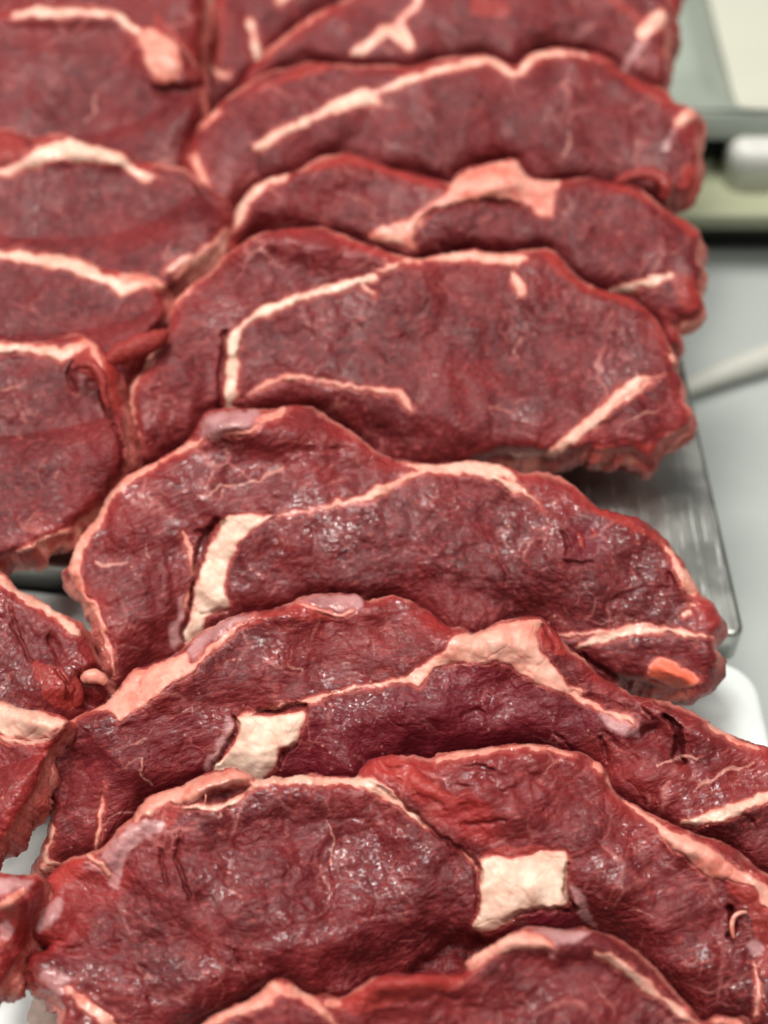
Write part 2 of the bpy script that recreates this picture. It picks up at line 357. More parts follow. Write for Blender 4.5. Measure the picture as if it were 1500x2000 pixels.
    sidefat = np.concatenate([np.full(len(xs), -3.)]+[np.clip(fbm(xs[bv]+k*15, ys[bv]-k*15, 95, 3, seed+120)*1.1-.20-.10*k/K, -.7, .6) for k in range(1, K+1)]+[np.array([-3.])])
    Fb = Ffat.copy(); Fb[bv] = np.maximum(Fb[bv], -.55); FF = ext(Fb); sd_idx = slice(len(xs), nv)
    FF[sd_idx] = np.maximum(FF[sd_idx]*.8-.05, sidefat[sd_idx]); PKx = ext(PK); PKx[sd_idx] = np.maximum(PKx[sd_idx], .8)
    rimv = np.exp(-Dv/7.)*np.clip(.9+3.0*fbm(xs, ys, 130, 3, seed+55), 0, 1.8); HH -= .011*np.clip((xs.min()+8+230-xs)/230, 0, 1)**2+.006*np.clip((xs-xs.max()+8+200)/200, 0, 1)**2; TN -= .6*np.exp(-Dv/30.)*(1+.8*fbm(xs, ys, 70, 2, seed+56))
    RMx = ext(rimv); RMx[sd_idx] = .62
    SIx = ext(SI); SIx[sd_idx] = np.clip(fbm(np.tile(xs[bv], K), np.tile(ys[bv], K), 70, 2, seed+130)*1.2-.25, -1, .6).tolist()+[0.]
    Aa = np.stack([FF, PKx, SIx, ext(LN)], 1); Bb = np.stack([ext(RD), ext(CR, 1.), ext(TN), RMx], 1)
    # faces, regions
    FT = np.concatenate([Fc]+FS); fr = np.concatenate([np.arange(len(Fc))]+FR)
    used = np.where(Fc[:, 3:4] < 0, Fc[:, :1], Fc[:, 3:4]); fx_ = (xs[Fc[:, 0]]+xs[Fc[:, 2]])/2; fy_ = (ys[Fc[:, 0]]+ys[Fc[:, 2]])/2
    reg = np.full(len(Fc), 1000)
    for mi, (mn, mp) in enumerate(muscles): reg[segdist(fx_, fy_, smooth(mp, 3), True) > 0] = 1001+mi
    pid = partid[Fc[:, 0]]; reg = np.where(pid >= 0, pid, reg)
    rf = reg[fr]
    # normals
    tri = np.concatenate([FT[:, [0, 1, 2]], FT[FT[:, 3] >= 0][:, [0, 2, 3]]]); fn = np.cross(V[tri[:, 1]]-V[tri[:, 0]], V[tri[:, 2]]-V[tri[:, 0]])
    if fn[:100, 2].sum() < 0: FT = np.where(FT[:, 3:4] < 0, FT[:, [2, 1, 0, 3]], FT[:, [3, 2, 1, 0]]); fn = -fn
    N = np.zeros_like(V)
    for a in range(3):
        for d_ in range(3): N[:, d_] += np.bincount(tri[:, a], fn[:, d_], nv)
    N /= np.linalg.norm(N, axis=1, keepdims=True)+1e-12
    ca, sa_ = math.cos(math.radians(grain)), math.sin(math.radians(grain))
    w0 = V@RT; w1 = V@np.cross(NRM, RT); bend = .012*np.sin(w0*22+seed)+.0
    Gg = np.stack([(w0*ca+(w1+bend)*sa_), -(w0*sa_)+(w1+bend)*ca, V@NRM], 1)
    org = V[:len(xs)][keep.ravel()].mean(0); org[2] = float(floor_z(org[0], org[1]))
    root = empty('steak', org, label, 'raw steak', group)
    allnames = {**{i: n for i, n in enumerate(names)}, 1000: 'lean_muscle', **{1001+i: m_[0] for i, m_ in enumerate(muscles)}}
    for rid in np.unique(rf):
        FFc = FT[rf == rid]
        if len(FFc) < 12 and rid < 1000: continue
        u_ = np.unique(FFc[FFc >= 0]); mp = np.full(nv+1, -1); mp[u_] = np.arange(len(u_)); F2 = np.where(FFc < 0, -1, mp[FFc])
        o = link(allnames[int(rid)], V[u_], F2, MEAT, root, org)
        o.color = (1, 1, 1, wet)
        me = o.data
        for nm_, ar in (('A', Aa), ('B', Bb)):
            at = me.attributes.new(nm_, 'FLOAT_COLOR', 'POINT'); at.data.foreach_set('color', ar[u_].astype(np.float32).ravel())
        at = me.attributes.new('G', 'FLOAT_VECTOR', 'POINT'); Gk = Gg[u_].copy(); Gk[:, 0] *= .60 if allnames[int(rid)] in ('lean_muscle', 'lower_muscle') else .32; at.data.foreach_set('vector', Gk.astype(np.float32).ravel())
        if len(me.vertices) == len(u_): me.normals_split_custom_set_from_vertices(N[u_].astype(np.float32))
    for tb in tubes: strand(root, org, c, *tb)
    return root

def strand(root, org, c, name, pts, lift=.001, kind='fat', pk=.8, seg=12, flat=1.):
    P_ = smooth([(p[0], p[1], p[2], p[3] if len(p) > 3 else 0.) for p in pts], 5, False); ctr = onplane(P_[:, 0], P_[:, 1], c, lift+P_[:, 3]); n = len(P_)
    tg = np.gradient(ctr, axis=0); tg /= np.linalg.norm(tg, axis=1, keepdims=True); V = []
    for i in range(n):
        a = np.cross(tg[i], NRM); a /= np.linalg.norm(a); b_ = np.cross(a, tg[i]); r_ = P_[i, 2]*.00017*(1 if 0 < i < n-1 else .25)
        for k in range(seg):
            th = 2*math.pi*k/seg; rr = r_*(1+.35*float(perlin(np.array(i*.35), np.array(math.cos(th)*1.3+math.sin(th)*2+7), int(abs(pts[0][0])))))
            V.append(ctr[i]+a*math.cos(th)*rr+b_*math.sin(th)*rr*flat)
    F_ = [(i*seg+k, i*seg+(k+1) % seg, (i+1)*seg+(k+1) % seg, (i+1)*seg+k) for i in range(n-1) for k in range(seg)]
    F_ += [tuple(range(seg-1, -1, -1)), tuple((n-1)*seg+k for k in range(seg))]
    o = link(name, V, F_, MEAT, root, org); me = o.data; nv = len(V)
    A_ = np.zeros((nv, 4)); B_ = np.zeros((nv, 4)); A_[:, 0] = .8 if kind == 'fat' else -3; A_[:, 1] = pk; A_[:, 2] = .8 if kind == 'sil' else -1; B_[:, 0] = .8 if kind == 'red' else -1
    for nm_, ar in (('A', A_), ('B', B_)):
        at = me.attributes.new(nm_, 'FLOAT_COLOR', 'POINT'); at.data.foreach_set('color', ar.astype(np.float32).ravel())
    at = me.attributes.new('G', 'FLOAT_VECTOR', 'POINT'); at.data.foreach_set('vector', np.array(V).astype(np.float32).ravel())

# ------------------------------------------------------------------ stacking of the cut faces
GAP = .0245
C5 = float(atz(1270, 905, .034)@NRM); C4 = C5+GAP; C3 = C4+GAP; C2 = C3+GAP; C1 = C2+GAP
C6 = C5-.0225; C7 = C6-.0235; C8 = C7-.0235; C9 = C8-.020
D4 = float(atz(60, 1080, .033)@NRM); D3 = D4+.024; D2 = D3+.022; D1 = D2+.024; D5 = D4-.021; D6 = D5-.020; D7 = D6-.020; D8 = D7-.02

fat, fl, sil, sl, red, crk, grv, ln, tn, dk = 'fat', 'fatl', 'sil', 'sill', 'red', 'crack', 'groove', 'line', 'tone', 'dark'
steak(C1, .026, [(330,2230),(350,2040),(378,2008),(420,1982),(460,1964),(500,1944),(533,1914),(560,1914),(590,1934),(615,1946),(638,1940),(662,1948),(688,1938),(705,1924),(740,1906),(790,1901),(850,1901),(880,1903),(905,1896),(912,1876),(950,1850),(985,1829),(1020,1815),(1060,1811),(1100,1816),(1140,1811),(1180,1824),(1220,1840),(1255,1868),(1290,1900),(1320,1938),(1350,1968),(1372,1994),(1400,1984),(1430,1988),(1470,2010),(1500,2230),(900,2280)],
 'steak cut off by the bottom edge with a pale fat band along its curved top',
 feats=[(tn,'',[(700,1930),(905,1900),(1000,1960),(1000,2200),(600,2200),(650,1980)],-.25),
 (red,'',[(660,1952),(740,1906),(880,1904),(905,1912),(890,1936),(800,1950),(700,1985)]),
 (fl,'fat_rim',[(378,2014,7),(425,1990,10),(465,1975,11),(505,1955,13),(540,1930,15),(575,1935,12),(605,1952,9),(640,1985,8),(660,2010,8),(680,2040,8)],.65),
 (fl,'fat_rim',[(640,1955,10),(660,1960,8)],.8),
 (fat,'fat_rim',[(908,1884),(914,1868),(950,1848),(985,1828),(1020,1817),(1040,1822),(1075,1835),(1080,1860),(1060,1850),(1010,1858),(960,1872),(925,1895)],.75),
 (sil,'silverskin',[(1040,1818),(1080,1812),(1120,1816),(1150,1822),(1130,1840),(1095,1845),(1082,1870),(1060,1850)]),
 (tn,'',[(1100,1840),(1140,1822),(1200,1850),(1260,1900),(1240,1900),(1180,1860)],.9),
 (fl,'fat_rim',[(1165,1862,4),(1190,1872,8),(1225,1895,10),(1260,1925,10),(1300,1955,8),(1330,1980,7),(1375,2008,6)],.45),
 (fl,'',[(1392,1996,8),(1425,1995,10),(1450,2010,8)],.8),
 (grv,'',[(720,1960,3),(800,1950,3),(900,1950,2)],.002),(grv,'',[(830,1985,2),(900,1975,3),(1000,1980,2)],.0012),(ln,'',[(980,1955,.5),(1040,1957,1),(1080,1950,.5)],.6),(ln,'',[(1160,1920,.5),(1180,1945,1.4),(1200,1980,.8)],.6),
 ],muscles=[('side_muscle',[(350,2300),(360,2020),(540,1940),(600,1950),(680,2050),(700,2300)]),('cap_muscle',[(650,1930),(905,1890),(930,1905),(880,1960),(700,2000)])],
 bumps=[(1060,1840,120,25,.004,5),(800,1920,110,22,.003,-4),(1230,1890,120,20,.003,38)], seed=33, wet=0.3, grain=5, tone=.1)

steak(C2, .028, [(130,2180),(118,2010),(122,1975),(98,1948),(75,1935),(58,1905),(52,1880),(62,1862),(85,1856),(96,1846),(75,1838),(62,1832),(60,1810),(70,1785),(85,1755),(88,1730),(98,1708),(118,1690),(140,1673),(165,1668),(190,1662),(207,1648),(228,1622),(250,1603),(264,1588),(276,1568),(290,1554),(335,1541),(380,1520),(415,1505),(450,1499),(480,1508),(500,1522),(530,1519),(560,1517),(590,1514),(612,1508),(640,1517),(670,1514),(695,1518),(705,1503),(722,1484),(760,1476),(800,1474),(845,1482),(855,1472),(900,1467),(940,1461),(985,1455),(1020,1452),(1060,1454),(1090,1462),(1130,1470),(1155,1482),(1182,1502),(1192,1530),(1215,1558),(1250,1578),(1300,1603),(1350,1625),(1400,1640),(1440,1660),(1475,1690),(1510,1715),(1560,1760),(1590,2180),(900,2240)],
 'big steak at the bottom left with a square cream fat block between its two muscles',
 feats=[
 (tn,'',[(700,1520),(840,1475),(1060,1455),(1190,1530),(1420,1700),(1440,2000),(1130,1980),(1110,1780),(1100,1660),(940,1670),(880,1640),(800,1560)],-.15),
 (tn,'',[(700,1500),(760,1480),(800,1480),(850,1540),(960,1570),(960,1650),(900,1630),(840,1600),(780,1540)],-.75),
 (tn,'',[(110,1850),(250,1750),(240,1690),(130,1680),(60,1800)],-.5),
 (tn,'',[(520,1560),(900,1700),(930,1780),(880,1850),(760,1900),(640,1950),(500,1760)],.25),
 (sil,'silverskin',[(160,1698),(195,1672),(226,1634),(254,1610),(290,1598),(322,1606),(318,1622),(284,1640),(256,1660),(244,1690),(230,1736),(216,1730),(206,1708),(180,1703)]),
 (sil,'silverskin',[(68,1800),(82,1776),(100,1756),(120,1755),(120,1780),(102,1808),(76,1822)]),
 (sil,'',[(76,1905),(94,1894),(120,1898),(136,1912),(132,1938),(110,1945),(90,1930)]),
 (red,'',[(96,1720),(120,1690),(150,1672),(170,1680),(160,1712),(130,1735),(110,1750)]),
 (red,'',[(262,1590),(290,1570),(350,1560),(350,1595),(330,1620),(300,1600)]),
 (red,'',[(700,1505),(760,1480),(800,1490),(900,1560),(940,1560),(930,1580),(840,1560),(760,1520)]),
 (red,'',[(940,1665),(1000,1650),(1090,1655),(1080,1670),(1000,1690)]),
 (red,'',[(1420,1700),(1500,1720),(1530,1900),(1480,1900),(1460,1780),(1420,1740)]),
 (fat,'fat_flap',[(264,1592),(278,1568),(300,1554),(340,1541),(382,1521),(440,1502),(478,1510),(494,1528),(478,1534),(440,1538),(410,1548),(380,1562),(350,1572),(330,1568),(308,1578),(300,1600),(284,1590),(270,1606)],1.0),
 (dk,'',[(396,1558),(412,1546),(445,1536),(480,1532),(482,1542),(455,1556),(425,1566),(402,1566)],.004),
 (fl,'fat_rim',[(356,1577,6),(385,1576,8),(430,1575,6),(462,1563,6),(492,1536,6),(530,1524,8),(580,1524,9),(620,1526,8),(680,1522,9),(705,1532,11),(735,1540,12),(772,1562,8),(802,1590,5),(832,1617,3)],.35),
 (fl,'fat_rim',[(128,1930,6),(150,1948,11),(180,1972,13),(212,2000,13),(250,2040,13)],.8),
 (fl,'',[(170,1668,5),(200,1690,6),(212,1712,5)],.6),
 (crk,'',[(740,1538,1),(800,1580,3),(850,1628,3),(900,1660,4),(932,1690,5),(936,1720,4)],.002),
 (fl,'',[(900,1662,1),(920,1680,2.5),(936,1704,2)],.4),
 (crk,'',[(900,1612,1),(960,1606,3),(985,1606,1)],.0015),
 (fat,'fat_block',[(940,1678),(965,1672),(1000,1676),(1034,1670),(1070,1662),(1104,1664),(1110,1685),(1108,1712),(1107,1740),(1110,1762),(1085,1774),(1035,1778),(1005,1788),(980,1812),(950,1818),(920,1816),(925,1796),(938,1775),(937,1730),(938,1700)],.05),
 (crk,'',[(1109,1690,1),(1102,1742,3),(1126,1778,4)],.003),
 (crk,'',[(930,1690,1),(932,1760,2),(936,1790,1)],.002),
 (sil,'',[(1112,1730),(1135,1740),(1158,1795),(1165,1815),(1135,1790)]),
 (tn,'',[(972,1816),(1000,1790),(1060,1778),(1112,1778),(1140,1812),(1100,1835)],.9),
 (crk,'',[(985,1802,1),(1010,1785,2),(1070,1776,2),(1105,1777,1)],.003),
 (dk,'',[(800,1905),(850,1856),(895,1828),(935,1826),(955,1845),(930,1875),(900,1900)],.007),  # painted shadow where the front steak's edge lies
 (fl,'fat_rim',[(1186,1512,4),(1200,1545,4),(1250,1586,3),(1290,1614,8),(1310,1636,11),(1350,1658,19),(1392,1688,23),(1425,1702,16),(1470,1722,10),(1505,1765,14),(1530,1820,20)],.75),
 (fl,'fat_rim',[(852,1494,6),(862,1482,5),(890,1478,7),(930,1468,6),(985,1460,4),(1040,1458,4),(1085,1464,4),(1120,1476,2)],.7),
 (fl,'',[(1160,1492,7),(1176,1506,8)],.9),
 (crk,'',[(1424,1772,5),(1432,1806,6),(1428,1830,4)],.004),

 (sil,'',[(1456,1850),(1466,1836),(1486,1840),(1490,1862),(1470,1872)]),
 (fl,'',[(1470,1880,3),(1482,1930,4),(1476,1990,4)],.6),
 (grv,'',[(110,1856,4),(180,1858,5),(240,1868,6),(280,1892,6),(296,1930,5),(298,1960,3)],.0022),
 (grv,'',[(146,1800,3),(180,1835,4),(230,1850,3)],.0012),
 (crk,'',[(350,1625,1),(352,1650,2.4),(344,1672,2),(356,1705,2.6),(364,1735,1.5),(372,1758,.5)],.0022),
 (crk,'',[(314,1660,1),(318,1690,2),(327,1728,1)],.0018),
 (crk,'',[(440,1850,.5),(460,1860,1.5),(470,1880,1)],.0012),
 (grv,'',[(520,1600,3),(580,1612,2),(640,1600,3),(720,1610,2)],.001),(grv,'',[(450,1640,3),(470,1655,3),(520,1640,2),(560,1660,2)],.001),
 (grv,'',[(640,1680,2),(660,1740,3),(640,1790,2)],.001),(grv,'',[(560,1700,2),(580,1760,3),(700,1790,2),(760,1780,2)],.001),
 (ln,'',[(640,1600,1),(643,1640,1.5),(641,1690,2)],.9),(ln,'',[(650,1680,.5),(700,1678,1)],.5),(ln,'',[(595,1800,1),(625,1780,1.2),(690,1760,.5)],.6),
 (ln,'',[(275,1905,2),(290,1902,3),(305,1920,2)],.6),(ln,'',[(1180,1810,.5),(1220,1780,1),(1290,1790,.5)],.6),(ln,'',[(1270,1800,.5),(1285,1830,1),(1260,1880,.5)],.5),
 (grv,'',[(720,1500,4),(780,1530,4),(850,1570,3),(920,1580,3)],.0018),(grv,'',[(800,1490,4),(860,1530,5),(940,1545,4),(1020,1530,2)],.002),(grv,'',[(740,1490,4),(790,1510,4)],.002),
 (crk,'',[(900,1500,1),(935,1498,5),(965,1502,2)],.002),
 (grv,'',[(940,1510,3),(1040,1520,4),(1120,1560,4)],.0015),
 ],
 muscles=[('cap_muscle',[(700,1490),(850,1440),(1190,1440),(1600,1700),(1640,2250),(1000,2250),(1000,1790),(935,1740),(930,1690),(830,1615),(740,1538)]),('side_muscle',[(40,1840),(180,1858),(280,1890),(298,1960),(280,2250),(20,2250)])],
 bumps=[(800,1870,190,60,-.012,-12),(1180,1800,90,60,-.005,30),(430,1530,90,22,.005,-18),(905,1560,150,45,.004,15),(1060,1810,60,25,.002),(95,1790,30,40,.003),(1350,1660,80,20,.003,30),(500,1780,260,150,.004),(230,1640,90,30,.003,-40)],
 seed=21, wet=0.8, grain=8, tubes=[('vessel',[(1460,1782,3),(1446,1783,3.5,.0006),(1433,1792,4,.0008),(1429,1812,4,.0008),(1434,1834,3)],.001,'fat',.9),('fat_strand',[(400,1545,1.4,.002),(402,1556,1.6,.003),(400,1570,1.4,.002)],.001,'fat',.9),('membrane_strip',[(1000,1505,4),(1030,1502,7,.0006),(1060,1510,4)],.0,'red',.9)])

steak(C3, .028, [(90,1900),(94,1730),(78,1706),(74,1688),(80,1664),(96,1612),(104,1582),(99,1556),(88,1530),(88,1502),(98,1465),(113,1438),(128,1416),(150,1400),(190,1382),(212,1367),(232,1345),(258,1311),(292,1298),(315,1290),(348,1276),(365,1258),(400,1230),(440,1211),(480,1196),(530,1190),(568,1176),(598,1162),(650,1159),(700,1160),(712,1172),(740,1166),(770,1164),(805,1176),(840,1195),(862,1216),(885,1226),(900,1224),(925,1236),(950,1226),(980,1212),(1010,1206),(1050,1205),(1066,1216),(1085,1236),(1110,1262),(1140,1288),(1160,1310),(1200,1337),(1250,1360),(1300,1370),(1340,1384),(1370,1400),(1400,1420),(1440,1440),(1480,1454),(1520,1465),(1560,1500),(1590,1800),(1400,1900),(700,1940)],
 'steak with orange fat along its left shoulder and a rough cream fat block',
 feats=[(tn,'',[(540,1520),(600,1398),(700,1358),(820,1345),(870,1305),(960,1302),(1100,1362),(1240,1445),(1180,1600),(700,1640)],.75),
 (tn,'',[(850,1200),(880,1250),(820,1320),(560,1380),(480,1390),(440,1330),(560,1220),(700,1180)],-.15),
 (tn,'',[(1130,1440),(1240,1450),(1330,1490),(1510,1470),(1520,1560),(1330,1600),(1180,1530)],-.35),
 (tn,'',[(120,1430),(300,1390),(440,1420),(400,1510),(280,1560),(100,1560)],.35),
 (sil,'silverskin',[(362,1272),(400,1234),(450,1208),(490,1200),(455,1226),(405,1262),(372,1296)]),
 (fat,'fat_rim',[(126,1424),(150,1398),(196,1378),(228,1346),(256,1314),(275,1308),(300,1300),(345,1280),(366,1276),(372,1300),(395,1278),(440,1238),(500,1200),(470,1226),(425,1262),(388,1294),(378,1312),(344,1334),(305,1358),(268,1386),(232,1410),(222,1398),(212,1386),(178,1392),(150,1402),(132,1428)],.85),
 (red,'',[(440,1235),(520,1195),(590,1185),(590,1200),(520,1215),(460,1240)]),
 (sil,'silverskin',[(592,1170),(620,1163),(700,1161),(708,1176),(690,1198),(656,1200),(628,1190),(604,1182)]),
 (fl,'',[(580,1176,2),(630,1194,4),(662,1202,4),(692,1194,4)],.8),
 (fat,'fat_block',[(462,1402),(495,1398),(530,1398),(562,1394),(592,1390),(596,1405),(588,1425),(576,1455),(546,1462),(541,1490),(520,1518),(505,1530),(425,1520),(414,1498),(436,1480),(456,1455),(466,1430)],.0),
 (crk,'',[(459,1402,1),(460,1430,3.5),(434,1470,3.5),(410,1508,2)],.003),
 (crk,'',[(505,1391,2),(545,1388,3),(575,1380,7),(597,1378,3)],.004),
 (sil,'',[(440,1402),(454,1402),(452,1440),(428,1480),(410,1505),(398,1495),(424,1450),(436,1425)]),
 (crk,'',[(545,1500,2),(552,1475,3.5),(575,1455,3)],.0025),
 (fl,'fat_seam',[(470,1397,3),(505,1390,3),(560,1377,3),(620,1364,3),(670,1350,3.5),(730,1340,3),(796,1326,7),(830,1306,9),(868,1284,9)],.45),
 (fat,'fat_seam',[(862,1280),(890,1240),(930,1240),(960,1226),(1000,1213),(1046,1208),(1060,1216),(1048,1232),(1052,1260),(1072,1290),(1108,1330),(1140,1354),(1110,1352),(1050,1322),(1010,1302),(960,1292),(905,1296),(862,1298),(834,1322),(822,1342),(802,1330),(842,1300)],.55),
 (fl,'fat_seam',[(1000,1300,4),(1060,1330,6),(1105,1350,6),(1150,1372,5),(1190,1392,5),(1228,1404,7),(1240,1424,6)],.5),
 (sil,'',[(1170,1385),(1230,1396),(1252,1428),(1238,1442),(1190,1424)]),
 (red,'',[(1045,1216),(1070,1218),(1108,1266),(1090,1285),(1058,1262)]),
 (red,'',[(560,1186),(590,1176),(650,1206),(640,1216),(560,1206)]),
 (crk,'',[(1062,1222,1),(1078,1250,4),(1082,1270,2)],.002),
 (dk,'',[(1228,1446),(1262,1420),(1282,1418),(1270,1445),(1240,1460)],.003),
 (crk,'',[(1298,1398,2),(1322,1424,7),(1328,1452,8),(1320,1478,8),(1336,1492,3)],.005),
 (grv,'',[(1130,1360,5),(1180,1375,5),(1250,1390,5),(1290,1420,5)],.003),
 (grv,'',[(1180,1440,4),(1210,1460,5),(1240,1480,3)],.002),(crk,'',[(1170,1440,1),(1185,1475,3),(1190,1490,1)],.002),
 (ln,'',[(1365,1540,1),(1420,1510,3),(1470,1490,2)],.9),(ln,'',[(1290,1490,1),(1330,1478,2.5),(1360,1482,1)],1.),
 (fl,'fat_seam',[(1326,1612,3),(1370,1600,9),(1420,1586,10),(1470,1567,11),(1510,1552,14),(1550,1560,18)],.35),
 (fl,'fat_rim',[(1380,1415,2),(1410,1432,6),(1445,1450,6),(1490,1464,4)],.85),
 (grv,'',[(1330,1622,3),(1400,1606,4),(1470,1600,3)],.003),
 (fl,'fat_rim',[(100,1606,4),(100,1635,5),(92,1658,5),(88,1676,5),(112,1688,4),(160,1697,3)],.35),
 (fl,'',[(82,1690,5),(100,1700,6),(118,1708,5)],.7),
 (fl,'fat_seam',[(206,1530,1),(200,1570,2.5),(196,1610,3.5),(190,1640,3),(186,1690,4.5)],.6),
 (ln,'',[(200,1610,1),(240,1592,1.5),(280,1580,.5)],.8),(ln,'',[(275,1480,1),(276,1510,1.5),(300,1535,2)],.8),(ln,'',[(330,1400,.5),(372,1385,1.2),(370,1400,1)],.7),(ln,'',[(240,1470,1),(290,1430,1.5),(350,1390,.8)],.6),
 (ln,'',[(560,1290,.5),(580,1310,1.5),(585,1318,1)],.7),(grv,'',[(130,1450,3),(230,1420,3),(300,1400,2)],.001),
 (crk,'',[(900,1400,.3),(930,1385,1.5),(945,1400,1)],.001),(crk,'',[(1080,1430,.3),(1110,1455,2),(1115,1470,1)],.0015),
 ],
 muscles=[('cap_muscle',[(60,1900),(60,1400),(300,1280),(620,1120),(900,1200),(870,1290),(820,1335),(560,1385),(470,1400),(410,1520),(300,1900)]),('outer_muscle',[(1060,1180),(1620,1400),(1620,1560),(1340,1605),(1180,1560),(1130,1450),(1250,1440),(1130,1360)]),('lower_muscle',[(1320,1612),(1620,1560),(1620,1900),(1320,1900)])],
 bumps=[(1300,1440,60,30,-.005,40),(850,1470,260,45,-.006),(140,1560,60,100,-.004),(950,1260,110,35,.004),(600,1195,150,28,.003,-5),(330,1340,140,25,.003,-38),(1340,1430,120,40,.003,25),(1410,1600,90,18,.003,-15),(520,1450,50,45,.002)],
 seed=44, wet=0.7, grain=18)

